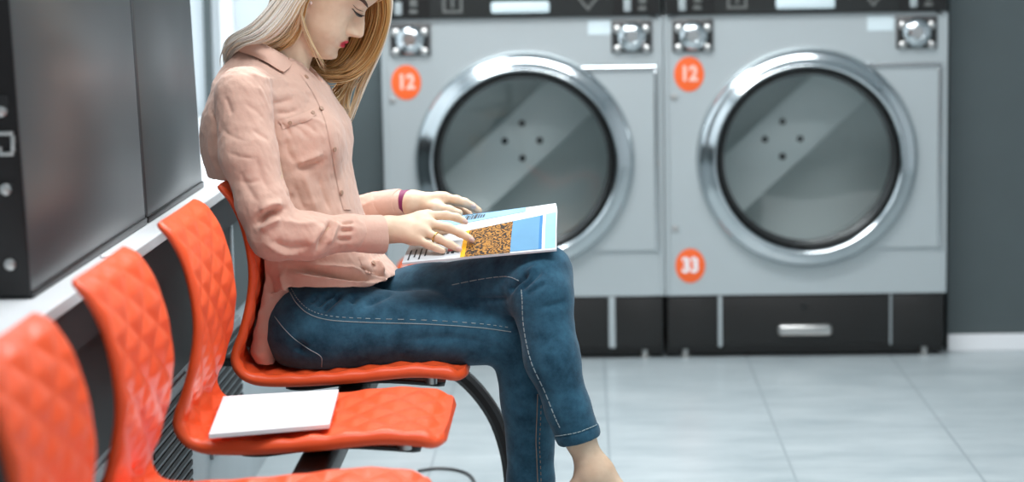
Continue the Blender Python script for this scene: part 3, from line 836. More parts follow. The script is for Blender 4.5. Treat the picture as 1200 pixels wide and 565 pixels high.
# bracelet round the far wrist
wv = np.array([.97, -.22, .06]); wv /= np.linalg.norm(wv); bc = Y(475.5, 237.5, 4.707)
u_ = np.cross(wv, [0, 1, 0]); u_ /= np.linalg.norm(u_); w_ = np.cross(wv, u_)
bm = bmesh.new(); rg = []
for (hh, rr) in ((-.0075, .0225), (-.0075, .0252), (.0075, .0252), (.0075, .0225)):
    rg.append([bm.verts.new(bc+wv*hh+rr*(math.cos(k*2*PI/40)*u_+math.sin(k*2*PI/40)*w_)) for k in range(40)])
for i in range(4):
    for k in range(40): bm.faces.new((rg[i][k], rg[i][(k+1) % 40], rg[(i+1) % 4][(k+1) % 40], rg[(i+1) % 4][k]))
pb('bracelet', bm, M['purple'], 40)

# --- the chair back and seat press into the clothes
_pz = np.array([p[1] for p in PROF[:11]])[::-1]; _px = np.array([p[0] for p in PROF[:11]])[::-1]+.45+CH_X[3]+.0215
def seatcut(P, d):
    X, Yy, Z = P[:, 0], P[:, 1], P[:, 2]
    bx = np.interp(Z, _pz, _px)
    back = np.maximum(np.maximum(X-bx, Z-.828), np.abs(Yy-CH_Y[3])-.203)
    return np.maximum(d, -back)
# --- jeans
jr = SDF()
jr.chain([RHip, Y(500, 388, 4.505), RKnee], [.086, .070, .058], .03)
jr.chain([RKnee, Y(621, 470, 4.52), Y(622, 565, 4.528), Y(624, 640, 4.53)], [.057, .0525, .043, .038], .02)
jr.ell(Y(362, 387, 4.53), (.088, .10, .080), .05); jr.ell(Y(372, 385, 4.67), (.088, .10, .082), .05)
jr.ell(Y(378, 362, YM), (.115, .165, .075), .05)
jl = SDF()
jl.chain([LHip, Y(500, 354, 4.60), LKnee], [.088, .070, .064], .03)
jl.chain([LKnee, LSh[0], LSh[1], LSh[2], LSh[3], Y(690, 540, 4.40)], [.060, .0575, .0495, .0400, .0365, .036], .02)
jl.ell(Y(641, 312, 4.475), (.040, .045, .035), .03)
hem_a, hem_b = Y(655, 522, 4.40), Y(703, 509, 4.40)
hn = np.array([hem_a[2]-hem_b[2], 0, -(hem_a[0]-hem_b[0])]); hn = -hn if hn[2] > 0 else hn; hn /= np.linalg.norm(hn)
def jl_cut(P):
    d = jl(P); c = (P-hem_a)@hn
    near = P[:, 0] > LSh[0][0]-.1
    return np.where(near & (P[:, 2] < .52), np.maximum(d, c), d)
def jeans(P):
    a, b = jr(P), jl_cut(P); k = .010
    h = np.maximum(k-np.abs(a-b), 0)/k
    d = np.minimum(a, b)-h*h*k*.25
    d = np.maximum(d, .115-P[:, 2])
    seat = .4725-P[:, 2]                                   # pressed flat by the seat
    return seatcut(P, np.where(P[:, 0] < -.225, np.maximum(d, seat), d))
V, Q = extract(jeans, [-.66, 4.33, .09], [.08, 4.85, .80], .0034)
V = relax(V, Q, 2, .5); N = normals(V, Q); jt = bvh(V, Q)
V = V+N*(.0016*wav(V, 10, .03, .09, 3)*np.clip((V[:, 2]-.49)/.03, 0, 1))[:, None]
for poly, amp, w in [([(368, 361), (380, 350), (394, 341)], -.007, .006), ([(376, 368), (390, 354), (402, 343)], -.008, .006), ([(374, 358), (386, 349), (398, 341)], .004, .005),
                     ([(412, 356), (418, 345)], -.005, .006), ([(425, 360), (445, 350), (460, 342)], -.004, .008), ([(362, 355), (374, 345)], -.004, .006),
                     ([(596, 346), (600, 336), (610, 327), (622, 318)], -.007, .007), ([(606, 342), (622, 328), (637, 312)], -.005, .006), ([(612, 348), (628, 338), (640, 330)], -.003, .006), ([(600, 340), (616, 322), (630, 312)], .004, .006),
                     ([(632, 362), (650, 357), (664, 352)], -.003, .006), ([(548, 350), (575, 352), (596, 350)], -.004, .007),
                     ([(355, 400), (350, 415)], -.004, .01), ([(470, 400), (520, 396), (580, 402)], -.0025, .012), ([(598, 474), (622, 480)], -.0015, .008)]:
    V = stroke(V, N, jt, poly, amp, w)
# rolled hem
hd = (V-hem_a)@hn; m = (np.abs(hd+.009) < .010) & (V[:, 0] > LSh[1][0]) & (V[:, 2] < .42)
V[m] += N[m]*.0016
pj = pchild('jeans', V, Q, M['denim']); jt = bvh(V, Q)
def dashes(tree, poly, n, rad, m, name, dash=None):
    P = project(tree, poly, n, .0006); bm = bmesh.new()
    if dash:
        for i in range(0, len(P)-dash[0], dash[0]+dash[1]): tube(bm, P[i:i+dash[0]+1], rad, 6)
    else: tube(bm, P, rad, 6)
    o = bobj(name, bm, M[m], pj, 60); o.matrix_parent_inverse = PINV if False else Matrix.Identity(4)
    o.matrix_parent_inverse = (Matrix.Translation(Vector(person.location)) @ PINV).inverted()
    return o
out = [(340, 343), (348, 356), (362, 368), (385, 375), (430, 378), (500, 380), (560, 384), (599, 389)]
dashes(jt, out, 90, .0009, 'stitch', 'seam_stitching'); dashes(jt, [(x+1.5, y-4.5) for x, y in out], 150, .0008, 'stitch', 'seam_stitching', (2, 2))
dashes(jt, [(322, 371), (332, 384), (345, 397), (362, 409), (376, 418), (377, 430)], 70, .0008, 'stitch', 'pocket_stitching')
dashes(jt, [(530, 334), (560, 328), (585, 324.5), (598, 325), (608, 329)], 60, .0008, 'stitch', 'seam_stitching', (4, 1))
dashes(jt, [(611, 340), (612, 352), (613, 376), (617, 402), (624, 428), (638, 458), (650, 488), (657, 503)], 110, .0010, 'stitch', 'seam_stitching', (3, 1))
dashes(jt, [(630, 462), (629, 490), (628, 515), (629, 540), (630, 566)], 60, .0008, 'stitch_tan', 'seam_stitching'); dashes(jt, [(634, 475), (633, 500), (632, 520), (633, 540), (634, 566)], 60, .0007, 'stitch_tan', 'seam_stitching', (2, 2))
dashes(jt, [(651, 511), (660, 510), (676, 507), (690, 502), (699, 498)], 60, .0009, 'stitch', 'hem_stitching', (4, 1))
# shoes (almost all below the picture)
sh = SDF(); sh.cone(RHeel, RBall, .036, .034, .02); sh.cone(RBall, RToe, .034, .026, .02)
V, Q = extract(lambda P: np.maximum(sh(P), .002-P[:, 2]), [RHeel[0]-.06, RAnk[1]-.08, -.02], [RToe[0]+.06, RAnk[1]+.08, .12], .004); pchild('shoe', V, Q, M['shoe'])
sh = SDF(); sh.cone(LHeel+[-.002, 0, -.016], LBall+[.01, 0, -.012], .030, .030, .02); sh.cone(LBall+[.01, 0, -.012], LToe, .030, .024, .02)
V, Q = extract(sh, LHeel-[.08, .08, .13], LToe+[.06, .08, .06], .004); pchild('shoe', V, Q, M['shoe'])

# --- shirt
ROW = [(58, 277, 350, .045), (70, 267, 358, .062), (82, 258, 367, .085), (94, 252, 377, .118), (105, 252, 384, .140), (130, 242, 394, .150), (150, 238, 402, .150), (175, 238, 408, .146), (200, 245, 412, .138), (225, 255, 417, .134), (250, 266, 424, .134), (275, 279, 433, .140),
       (300, 290, 445, .152), (318, 298, 461, .166), (336, 305, 475, .180), (352, 308, 478, .186), (380, 310, 480, .19)]
RZ = np.array([at(340, r[0], YM)[2] for r in ROW])[::-1]
RL = np.array([at(r[1], r[0], YM)[0] for r in ROW])[::-1]; RR = np.array([at(r[2], r[0], YM)[0] for r in ROW])[::-1]; RY = np.array([r[3] for r in ROW])[::-1]
TY = math.radians(-12)
def torso(P):
    z = P[:, 2]; l, r, ry = np.interp(z, RZ, RL), np.interp(z, RZ, RR), np.interp(z, RZ, RY)
    cx = (l+r)/2; rx = (r-l)/2; dx = P[:, 0]-cx; dy = P[:, 1]-YM
    c, s = math.cos(TY), math.sin(TY); x2, y2 = dx*c+dy*s, -dx*s+dy*c
    n = 2.35; g = ((np.abs(x2)/rx)**n+(np.abs(y2)/ry)**n)**(1/n)-1
    d = g*np.minimum(rx, ry)*.85
    return np.maximum(d, np.maximum(z-RZ[-1], RZ[0]-z))
shs = SDF()
shs.field(torso, Y(340, 220, YM), .42, .03)
for s in (-1, 1): shs.ell(Y(378, 160, YM)+np.array([0, s*.068, 0]), (.048, .058, .055), .035)
shs.cone(Y(310, 98, YM-.05), RS, .040, .052, .035); shs.cone(Y(318, 98, YM+.05), LS, .040, .052, .035)
slv = SDF()
slv.chain([RS+np.array([0, -.012, 0]), Y(291, 180, 4.398), Y(309, 240, 4.378), RE], [.056, .0525, .048, .0475], .02)
slv.chain([RE, Y(360, 277, 4.39), Y(412, 273, 4.42), Y(430, 273, 4.435)], [.047, .043, .032, .031], .02)
slv.chain([LS, LE, Y(440, 245, 4.745), Y(468, 239.5, 4.712)], [.054, .046, .0305, .0285], .02)
tail = SDF(); tail.chain([Y(326, 335, YM), Y(320, 370, YM), Y(316, 400, YM), Y(326, 428, YM)], [.028, .022, .018, .012], .02)
def tailf(P):
    q = P.copy(); q[:, 1] = YM+np.sign(P[:, 1]-YM)*np.maximum(0, np.abs(P[:, 1]-YM)-.115); return tail(q)
hemx = np.array([at(x, 300, YM)[0] for x in (290, 312, 330, 346, 400, 440, 462, 475)]); hemz = np.array([at(400, y, 4.45)[2] for y in (368, 362, 348, 335, 336, 337, 336, 332)])
def shirt(P):
    t = shs(P)
    t = np.maximum(t, np.interp(P[:, 0], hemx, hemz)-P[:, 2])
    e = tailf(P); k = .02; h = np.maximum(k-np.abs(t-e), 0)/k; t = np.minimum(t, e)-h*h*k*.25
    a = slv(P); k = .004; h = np.maximum(k-np.abs(t-a), 0)/k; d = np.minimum(t, a)-h*h*k*.25
    # neck opening
    nk = np.linalg.norm(np.cross(P-neck0, neck1-neck0), axis=1)/np.linalg.norm(neck1-neck0)
    ax = ((P-neck0)@(neck1-neck0))/np.linalg.norm(neck1-neck0)
    hole = np.maximum(nk-.0565, -.012-ax)
    v0, v1 = Y(350, 64, YM), Y(373, 90, YM-.004); vv = v1-v0; tt = np.clip(((P-v0)@vv)/(vv@vv), 0, 1)
    hole = np.minimum(hole, np.linalg.norm(P-v0-tt[:, None]*vv, axis=1)-(.034-.022*tt))
    return seatcut(P, np.maximum(np.maximum(d, -hole), .4775-P[:, 2]))
V, Q = extract(shirt, [-.74, 4.29, .46], [-.27, 4.90, 1.13], .0025)
V = relax(V, Q, 1, .5); N = normals(V, Q); st = bvh(V, Q)
V = V+N*(.0034*wav(V, 12, .04, .11, 11)+.0026*wav(V, 14, .016, .04, 12, (1, 1, .6)))[:, None]
folds = [([(303, 100), (309, 112), (316, 130)], .003, .005), ([(299, 263), (308, 256), (318, 250), (335, 245)], -.011, .007), ([(303, 249), (318, 240), (332, 240)], .006, .008), ([(302, 270), (316, 262), (330, 256)], .006, .007),
         ([(391, 256), (386, 268), (380, 280), (371, 296)], -.009, .006), ([(397, 258), (391, 272), (384, 288)], .005, .006), ([(381, 262), (372, 276), (362, 290)], .004, .009),
         ([(399, 262), (415, 260)], -.004, .004), ([(398, 271), (415, 270)], -.004, .004), ([(395, 281), (413, 281)], -.004, .004), ([(399, 266), (415, 265)], .003, .004), ([(397, 276), (413, 275)], .003, .004),
         ([(318, 282), (340, 290), (365, 288)], -.004, .008), ([(330, 258), (350, 262), (375, 260)], .003, .008), ([(310, 285), (330, 296), (352, 298)], .004, .007),
         ([(330, 312), (370, 318), (410, 325), (445, 326)], -.010, .007), ([(340, 320), (380, 327), (430, 331), (462, 333)], .008, .006), ([(350, 312), (390, 314), (430, 318)], .006, .007), ([(420, 312), (440, 318), (456, 326)], -.006, .006), ([(436, 304), (446, 316), (452, 330)], .007, .007),
         ([(312, 320), (318, 340), (322, 356)], -.006, .009), ([(328, 318), (332, 335), (336, 344)], .005, .008),
         ([(318, 122), (330, 120), (345, 116)], -.004, .006), ([(322, 133), (338, 132), (350, 128)], -.0045, .005), ([(325, 142), (336, 150), (342, 162)], -.004, .005), ([(340, 145), (352, 152), (362, 166)], -.003, .005), ([(345, 143), (360, 146), (374, 158)], -.003, .005), ([(352, 140), (370, 140), (384, 150)], .0035, .006),
         ([(348, 192), (362, 186), (380, 178)], .007, .007), ([(346, 199), (362, 195), (382, 188)], -.006, .007), ([(335, 160), (338, 178), (346, 192)], -.004, .006),
         ([(330, 200), (336, 220), (346, 240)], -.005, .009), ([(355, 200), (362, 222), (372, 250)], .005, .010), ([(372, 205), (380, 228), (390, 252)], -.004, .008), ([(345, 215), (352, 235), (360, 250)], -.004, .007),
         ([(262, 112), (268, 124), (272, 136)], -.005, .006), ([(284, 120), (300, 130), (312, 142)], -.003, .006), ([(292, 150), (306, 158), (318, 166)], -.003, .006), ([(258, 150), (272, 160), (290, 166)], -.003, .004), ([(264, 178), (282, 184), (300, 186)], -.003, .004), ([(276, 212), (292, 214), (308, 210)], -.003, .004), ([(300, 180), (306, 205), (318, 228)], -.004, .008), ([(280, 200), (290, 220), (304, 240)], -.004, .007), 
         ([(247, 128), (251, 150), (254, 180)], -.008, .006), ([(243, 160), (247, 185), (258, 205)], .004, .008),
         ([(290, 84), (310, 92), (340, 96)], .003, .010), ([(330, 98), (352, 104), (374, 120)], -.003, .008)]
for poly, amp, w in folds:
    soft = .45 if max(y for x, y in poly) < 243 and max(x for x, y in poly) < 331 and len(poly) < 5 else (.6 if max(y for x, y in poly) < 256 and min(x for x, y in poly) > 312 else 1)
    V = stroke(V, N, st, poly, amp*soft, w*.85)
V = relax(V, Q, 1, .3)
ps = pchild('shirt', V, Q, M['shirt']); st = bvh(V, Q)
def sb(name, bm, m, sm=50):
    o = bobj(name, bm, M[m], ps, sm); o.matrix_parent_inverse = (Matrix.Translation(Vector(person.location)) @ PINV).inverted(); return o
def ribbon(name, left, right, n, lift, m='shirt', cols=5):
    bm = bmesh.new(); L_, R_ = spline(left, n), spline(right, n); g = []
    for i in range(n):
        row = []
        for j in range(cols):
            p2 = L_[i]+(R_[i]-L_[i])*j/(cols-1); p, nn = hit(st, *p2)
            if p is None: row.append(None); continue
            row.append(bm.verts.new(p+nn*(lift if 0 < j < cols-1 else lift*.4)))
        g.append(row)
    for i in range(n-1):
        for j in range(cols-1):
            q4 = (g[i][j], g[i+1][j], g[i+1][j+1], g[i][j+1])
            if all(q4): 
                try: bm.faces.new(q4)
                except ValueError: pass
    return sb(name, bm, m)
ribbon('placket', [(352, 88), (368, 112), (380, 140), (387, 170), (392, 200), (398, 230), (402, 246)], [(364, 92), (379, 115), (391, 142), (397, 170), (401, 200), (407, 230), (411, 246)], 60, .0028)
ribbon('placket', [(419, 301), (424, 311), (429, 321)], [(429, 301), (434, 311), (439, 321)], 14, .0028)
for (px, py) in ((358, 91), (376, 128), (391, 175), (399, 226), (437, 309)):
    p, nn = hit(st, px, py)
    if p is None: continue
    bm = bmesh.new(); lathe(bm, [(.0048, 0), (.0048, .0016), (.0035, .0022), (.001, .0014)], (0, 0, 0), 'Z', 16)
    Rm = Vector(nn).to_track_quat('Z', 'Y').to_matrix(); bmesh.ops.transform(bm, matrix=Matrix.Translation(Vector(p+nn*.0022)) @ Rm.to_4x4(), verts=bm.verts[:]); sb('button', bm, 'button')
ribbon('pocket_flap', [(326, 141), (340, 138), (354, 133), (369, 127)], [(331, 152), (343, 147), (357, 143), (371, 135)], 24, .0032)
for (px, py) in ((339, 144), (366, 133)):
    p, nn = hit(st, px, py)
    bm = bmesh.new(); lathe(bm, [(.004, .003), (.004, .0046), (.001, .005)], (0, 0, 0), 'Z', 14)
    Rm = Vector(nn).to_track_quat('Z', 'Y').to_matrix(); bmesh.ops.transform(bm, matrix=Matrix.Translation(Vector(p)) @ Rm.to_4x4(), verts=bm.verts[:]); sb('button', bm, 'button')
# collar: a folded leaf on each side of the neck
def cen_(p):
    q = neck0+(neck1-neck0)*.3; return np.array([q[0], q[1], p[2]])
def collar(side):
    up_ = [(277, 45, 0), (286, 47, .048), (302, 51, .070), (324, 61, .070), (344, 73, .040)]
    lw_ = [(274, 59, 0), (283, 63, .060), (300, 70, .090), (318, 80, .092), (331, 87, .066)]
    A = spline([at(x, y, YM-d) for x, y, d in up_], 26); Bc = spline([at(x, y, YM-d) for x, y, d in lw_], 26)
    for i, (x, y) in enumerate(spline([p[:2] for p in lw_], 26)):
        p, nn = hit(st, x, y)
        if p is not None and p[1] < YM-.01 and i > 1: Bc[i] = p+nn*.006
    for _ in range(2): Bc[1:-1] = (Bc[:-2]+2*Bc[1:-1]+Bc[2:])/4
    cen = neck0+(neck1-neck0)*.2
    rows = []
    for i in range(26):
        row = []
        o = (A[i]+Bc[i])/2-cen; o[2] = 0; o /= np.linalg.norm(o)+1e-9
        inn = A[i]-o*.010+np.array([0, 0, -.004]); inn2 = Bc[i]*.55+A[i]*.45-o*.026
        path = spline([inn2, inn, A[i]+np.array([0, 0, .003]), A[i]*.5+Bc[i]*.5+o*.006, Bc[i]], 14)
        rows.append(path)
    G_ = np.array(rows)
    if side > 0: G_ = G_.copy(); G_[..., 1] = 2*YM-G_[..., 1]
    bm = bmesh.new(); g = [[bm.verts.new(p) for p in r] for r in G_]
    for i in range(25):
        for j in range(13): bm.faces.new((g[i][j], g[i+1][j], g[i+1][j+1], g[i][j+1]))
    bmesh.ops.recalc_face_normals(bm, faces=bm.faces[:]); bmesh.ops.solidify(bm, geom=bm.faces[:], thickness=.0022)
    return sb('collar', bm, 'shirt', 60)
collar(-1); collar(1)
# collar stand closing at the top button
for sd in (-1, 1):
    bm = bmesh.new(); g = []
    for i, (x, y, dd) in enumerate(spline([(338, 70, .052), (346, 73, .040), (354, 80, .028), (361, 90, .012), (363, 94, .004)], 20)):
        p = at(x, y, YM+sd*dd); o = p-cen_(p); o /= np.linalg.norm(o)
        g.append([bm.verts.new(p+o*.002+np.array([0, 0, .004])), bm.verts.new(p+o*.003+np.array([-.001, 0, -.004])), bm.verts.new(p+o*.004+np.array([-.004, 0, -.014]))])
    for a, b in zip(g, g[1:]):
        for k in range(2): bm.faces.new((a[k], b[k], b[k+1], a[k+1]))
    bmesh.ops.recalc_face_normals(bm, faces=bm.faces[:]); bmesh.ops.solidify(bm, geom=bm.faces[:], thickness=.002); sb('collar_stand', bm, 'shirt', 60)
# cuff on the near sleeve
def cuff(p0, p1, r0, r1, nm='cuff', droop=0):
    p0 = np.array(p0); p1 = np.array(p1); t = p1-p0; L = np.linalg.norm(t); t /= L
    u = np.cross(t, [0, 1, 0]); u /= np.linalg.norm(u); w = np.cross(t, u); bm = bmesh.new(); rg = []
    prof = [(0, r0-.004), (0, r0), (L*.06, r0+.0015), (L*.5, (r0+r1)/2+.002), (L*.94, r1+.0015), (L, r1), (L, r1-.004), (L*.3, r0-.006)]
    for hh, rr in prof:
        rg.append([bm.verts.new(p0+t*hh+(rr*(1+droop*max(0, -(math.cos(k*2*PI/40)*u+math.sin(k*2*PI/40)*w)[2])*(hh/L)))*(math.cos(k*2*PI/40)*u+math.sin(k*2*PI/40)*w)) for k in range(40)])
    for a, b in zip(rg, rg[1:]):
        for k in range(40): bm.faces.new((a[k], a[(k+1) % 40], b[(k+1) % 40], b[k]))
    return sb(nm, bm, 'shirt', 50)
cuff(Y(414, 274, 4.422), Y(449, 271.5, 4.446), .0325, .0305, droop=.35)
cuff(Y(446, 243, 4.74), Y(470, 239, 4.712), .031, .0292)

# --- hair
def hair_mat():
    m = mat('hair', srgb(214, 180, 128), .38, spec=.5); nt = m.node_tree; b = nt.nodes['Principled BSDF']
    a = nt.nodes.new('ShaderNodeAttribute'); a.attribute_name = 'strand'
    r = nt.nodes.new('ShaderNodeValToRGB'); e = r.color_ramp.elements
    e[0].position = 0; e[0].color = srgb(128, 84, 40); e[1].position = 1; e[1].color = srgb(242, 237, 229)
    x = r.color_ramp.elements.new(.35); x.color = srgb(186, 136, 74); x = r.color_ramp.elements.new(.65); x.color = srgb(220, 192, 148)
    nt.links.new(a.outputs['Fac'], r.inputs['Fac']); nt.links.new(r.outputs['Color'], b.inputs['Base Color'])
    b.inputs['Anisotropic'].default_value = .5
    return m
M['hair'] = hair_mat()
HV, HF, HT = [], [], []
def strands(guides, n, spread, rad, tone, seed, pts=22, jit=.003, world=False):
    """guides: list of polylines (px,py,Y); strands are blends between neighbouring guides"""
    r = np.random.default_rng(seed)
    Gs = [spline([at(*p) if not world else p for p in g], pts) for g in guides]
    for i in range(n):
        u = r.random()*(len(Gs)-1); k = min(int(u), len(Gs)-2); t = u-k
        c = Gs[k]*(1-t)+Gs[k+1]*t
        off = r.normal(size=3)*spread; ph = r.random(3)*6.28; am = r.normal(size=3)*jit
        s = np.linspace(0, 1, pts)
        c = c+off*np.linspace(.6, 1, pts)[:, None]+am*np.sin(s[:, None]*5+ph)*s[:, None]
        cut = .86+.14*r.random(); c = np.stack([np.interp(s*cut, s, c[:, j]) for j in range(3)], 1)
        rr = rad*(.7+.6*r.random())*np.minimum(1, (1-s)*3.2+.12)
        tn = np.clip(tone[0]+(tone[1]-tone[0])*u/(len(Gs)-1)+r.normal()*.10, 0, 1)
        b0 = len(HV); T = np.gradient(c, axis=0); T /= np.linalg.norm(T, axis=1)[:, None]+1e-9
        U = np.cross(T, np.array([.13, 1, .2])); U /= np.linalg.norm(U, axis=1)[:, None]+1e-9; W2 = np.cross(T, U)
        for j in range(pts):
            for q_ in range(5):
                a = q_*2*PI/5; HV.append(c[j]+rr[j]*(math.cos(a)*U[j]+math.sin(a)*W2[j])); HT.append(tn)
        for j in range(pts-1):
            for q_ in range(5): HF.append((b0+j*5+q_, b0+j*5+(q_+1) % 5, b0+(j+1)*5+(q_+1) % 5, b0+(j+1)*5+q_))
# cap over the skull
capf = SDF(); capf.ell(hpt(-.012, 0, .058), (.098, .083, .098), 0, HR)
def capcut(P):
    q = (P-HC)@HR.T
    face = -.024+.112*np.clip((q[:, 2]-.03)/.07, 0, 2)-q[:, 0]*1.0
    keep = np.minimum(q[:, 2]*1.0+.01+np.clip(-q[:, 0]-.01, 0, .06)*.6, face)
    return np.maximum(np.maximum(head(P)-.0065, q[:, 2]-.154), -keep)
V, Q = extract(capcut, hpt(0, 0, .05)-.16, hpt(0, 0, .05)+.16, .005)
b0 = 0; HV += list(V); HT += [.7]*len(V); HF += [tuple(q) for q in Q]
# light lengths falling over the back of the collar (near side)
strands([[(372, -50, 4.55), (342, -25, 4.535), (318, 8, 4.53), (296, 32, 4.535), (272, 47, 4.57), (264, 62, 4.61), (266, 84, 4.64)],
         [(378, -45, 4.53), (346, -15, 4.515), (326, 14, 4.515), (304, 38, 4.52), (280, 50, 4.55), (268, 64, 4.60), (268, 82, 4.63)],
         [(384, -40, 4.52), (352, -8, 4.505), (334, 18, 4.505), (312, 41, 4.51), (288, 50, 4.54), (272, 60, 4.60), (270, 78, 4.64)],
         [(386, -36, 4.515), (356, -4, 4.505), (343, 18, 4.505), (326, 38, 4.515), (302, 49, 4.54), (282, 54, 4.60), (272, 70, 4.65)]], 300, .004, .0016, (1.0, .90), 1)
# tucked behind the ear, along the neck
strands([[(384, -36, 4.515), (358, -4, 4.515), (350, 16, 4.52), (340, 36, 4.535), (322, 50, 4.545), (304, 56, 4.57)],
         [(384, -34, 4.515), (360, 0, 4.52), (354, 20, 4.53), (348, 40, 4.54), (336, 54, 4.545), (318, 58, 4.56)]], 110, .003, .0014, (.80, .45), 2)
strands([[(366, -20, 4.52), (354, 8, 4.515), (356, 28, 4.52), (364, 48, 4.53), (374, 66, 4.54), (384, 84, 4.55)],
         [(364, -20, 4.52), (352, 8, 4.515), (355, 30, 4.525), (363, 50, 4.535), (372, 68, 4.55), (380, 88, 4.56)]], 16, .001, .0011, (.75, .6), 3)
# long hair hanging on the far side of the face, curling under the chin to the collar
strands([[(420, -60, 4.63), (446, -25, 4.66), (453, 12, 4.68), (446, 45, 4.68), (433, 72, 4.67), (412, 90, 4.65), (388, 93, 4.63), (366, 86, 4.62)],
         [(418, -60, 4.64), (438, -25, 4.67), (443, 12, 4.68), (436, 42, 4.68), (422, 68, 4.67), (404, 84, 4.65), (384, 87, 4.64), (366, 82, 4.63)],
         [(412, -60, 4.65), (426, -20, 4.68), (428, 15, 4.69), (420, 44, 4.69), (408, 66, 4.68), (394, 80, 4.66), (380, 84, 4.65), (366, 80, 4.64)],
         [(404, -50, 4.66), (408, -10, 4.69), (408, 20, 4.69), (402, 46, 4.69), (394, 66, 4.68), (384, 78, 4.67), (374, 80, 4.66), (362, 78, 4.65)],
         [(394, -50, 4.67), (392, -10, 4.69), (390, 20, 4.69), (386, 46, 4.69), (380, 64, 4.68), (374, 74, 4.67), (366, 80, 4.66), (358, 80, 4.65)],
         [(388, -50, 4.67), (380, -10, 4.68), (376, 20, 4.68), (372, 46, 4.67), (369, 60, 4.66), (365, 70, 4.65), (360, 76, 4.645), (352, 76, 4.64)]], 500, .005, .0016, (.36, .04), 4)  # golden brown, strand tones darkened to carry the shade on this side
# lower curl and the pale outer lock
strands([[(440, 20, 4.70), (428, 60, 4.70), (414, 84, 4.69), (405, 104, 4.68), (394, 118, 4.66), (380, 121, 4.65)],
         [(420, 30, 4.70), (408, 64, 4.70), (400, 88, 4.69), (394, 104, 4.68), (384, 112, 4.66), (372, 112, 4.65)]], 70, .003, .0014, (.55, .40), 5)
strands([[(428, -50, 4.65), (455, -15, 4.68), (459, 8, 4.69), (452, 42, 4.70), (440, 72, 4.70), (428, 98, 4.70), (416, 126, 4.69), (404, 154, 4.68)],
         [(426, -50, 4.65), (452, -15, 4.68), (454, 12, 4.69), (446, 46, 4.70), (434, 74, 4.70), (421, 98, 4.70), (413, 124, 4.69), (404, 150, 4.68)]], 80, .0022, .0013, (.85, .66), 6)
strands([[(448, 20, 4.70), (436, 60, 4.70), (424, 88, 4.70), (412, 104, 4.69), (408, 122, 4.68), (410, 138, 4.68)],
         [(430, 40, 4.70), (420, 70, 4.70), (408, 92, 4.69), (400, 110, 4.68), (398, 124, 4.68), (402, 134, 4.67)]], 36, .003, .0012, (.7, .6), 8)
# combed lengths over the crown, from the parting to either side
def onhead(d, off):
    d = np.array(d, float); d /= np.linalg.norm(d); rr = np.linspace(.05, .16, 90)
    P = hpt(-.005, 0, .05)+rr[:, None]*(d[0]*fwd+d[1]*lat+d[2]*upv)[None]
    v = head(P); k = int(np.argmax(v > 0)) if (v > 0).any() else 89
    return P[k]+off*(d[0]*fwd+d[1]*lat+d[2]*upv)
def comb(starts, ends, off=.0085):
    out = []
    for a, b in zip(starts, ends):
        a = np.array(a, float)/np.linalg.norm(a); b = np.array(b, float)/np.linalg.norm(b)
        om = math.acos(np.clip(a@b, -1, 1))
        out.append([onhead((math.sin((1-t)*om)*a+math.sin(t*om)*b)/math.sin(om), off) for t in np.linspace(0, 1, 9)])
    return out
st_ = [(.95, -.02, .42), (.8, -.02, .7), (.5, -.02, .9), (.1, -.02, 1), (-.4, -.02, .9), (-.8, -.02, .6)]
strands(comb(st_, [(-.25, -1, .05), (-.30, -1, -.1), (-.42, -1, -.25), (-.6, -1, -.4), (-.8, -.8, -.55), (-1, -.5, -.6)]), 420, .0012, .0024, (.72, .95), 21, jit=.001, world=True)
st_ = [(a, .03, c) for a, b, c in st_]
strands(comb(st_, [(.75, .75, -.15), (.5, 1, -.35), (.2, 1, -.5), (-.2, 1, -.6), (-.6, .9, -.6), (-1, .45, -.6)]), 420, .0012, .0024, (.5, .85), 22, jit=.001, world=True)
ho = pchild('hair', np.array(HV), HF, M['hair'])
ha = ho.data.attributes.new('strand', 'FLOAT', 'POINT'); ha.data.foreach_set('value', np.array(HT, np.float32))

# ------------------------------------------------------------------ magazine
mg = empty('magazine', tuple(Y(560, 272, 4.52)), 'open glossy magazine held on the crossed knee, blue and golden pictures on it', 'magazine')
MINV = Matrix.Translation(-Vector(mg.location))
def mat_pic():
    m = mat('golden_picture', srgb(170, 120, 50), .65, spec=.15); nt = m.node_tree; b = nt.nodes['Principled BSDF']
    tc = nt.nodes.new('ShaderNodeTexCoord'); w = nt.nodes.new('ShaderNodeTexWave'); w.inputs['Scale'].default_value = 15; w.inputs['Distortion'].default_value = 26; w.inputs['Detail'].default_value = 5; w.inputs['Detail Scale'].default_value = 3
    nt.links.new(tc.outputs['Object'], w.inputs['Vector'])
    r = nt.nodes.new('ShaderNodeValToRGB'); e = r.color_ramp.elements; e[0].color = srgb(40, 33, 28); e[1].color = srgb(160, 120, 64)
    x = e.new(.45); x.color = srgb(78, 58, 34); x = e.new(.75); x.color = srgb(190, 124, 24)
    nt.links.new(w.outputs['Fac'], r.inputs['Fac']); nt.links.new(r.outputs['Color'], b.inputs['Base Color']); return m
M['pic'] = mat_pic()
M['page'] = mat('page', srgb(214, 220, 224), .6, spec=.15)
M['blue_print'] = mat('blue_print', srgb(92, 142, 176), .6, var=.06, vscale=20, spec=.15)
M['pale_blue'] = mat('pale_blue', srgb(140, 182, 208), .6, var=.14, vscale=16, spec=.15)
M['deep_blue'] = mat('deep_blue', srgb(52, 118, 170), .6, spec=.15)
M['yellow_print'] = mat('yellow_print', srgb(238, 176, 34), .6, spec=.15)
M['ink'] = mat('ink', srgb(40, 46, 54), .5)
M['red_print'] = mat('red_print', srgb(214, 40, 44), .4)
nearA, nearB, nearC, nearD = Y(482, 283, 4.512), Y(653, 246, 4.530), Y(652, 292, 4.415), Y(471, 308, 4.405)
farE, farF = Y(505, 256, 4.70), Y(650, 242.5, 4.66)
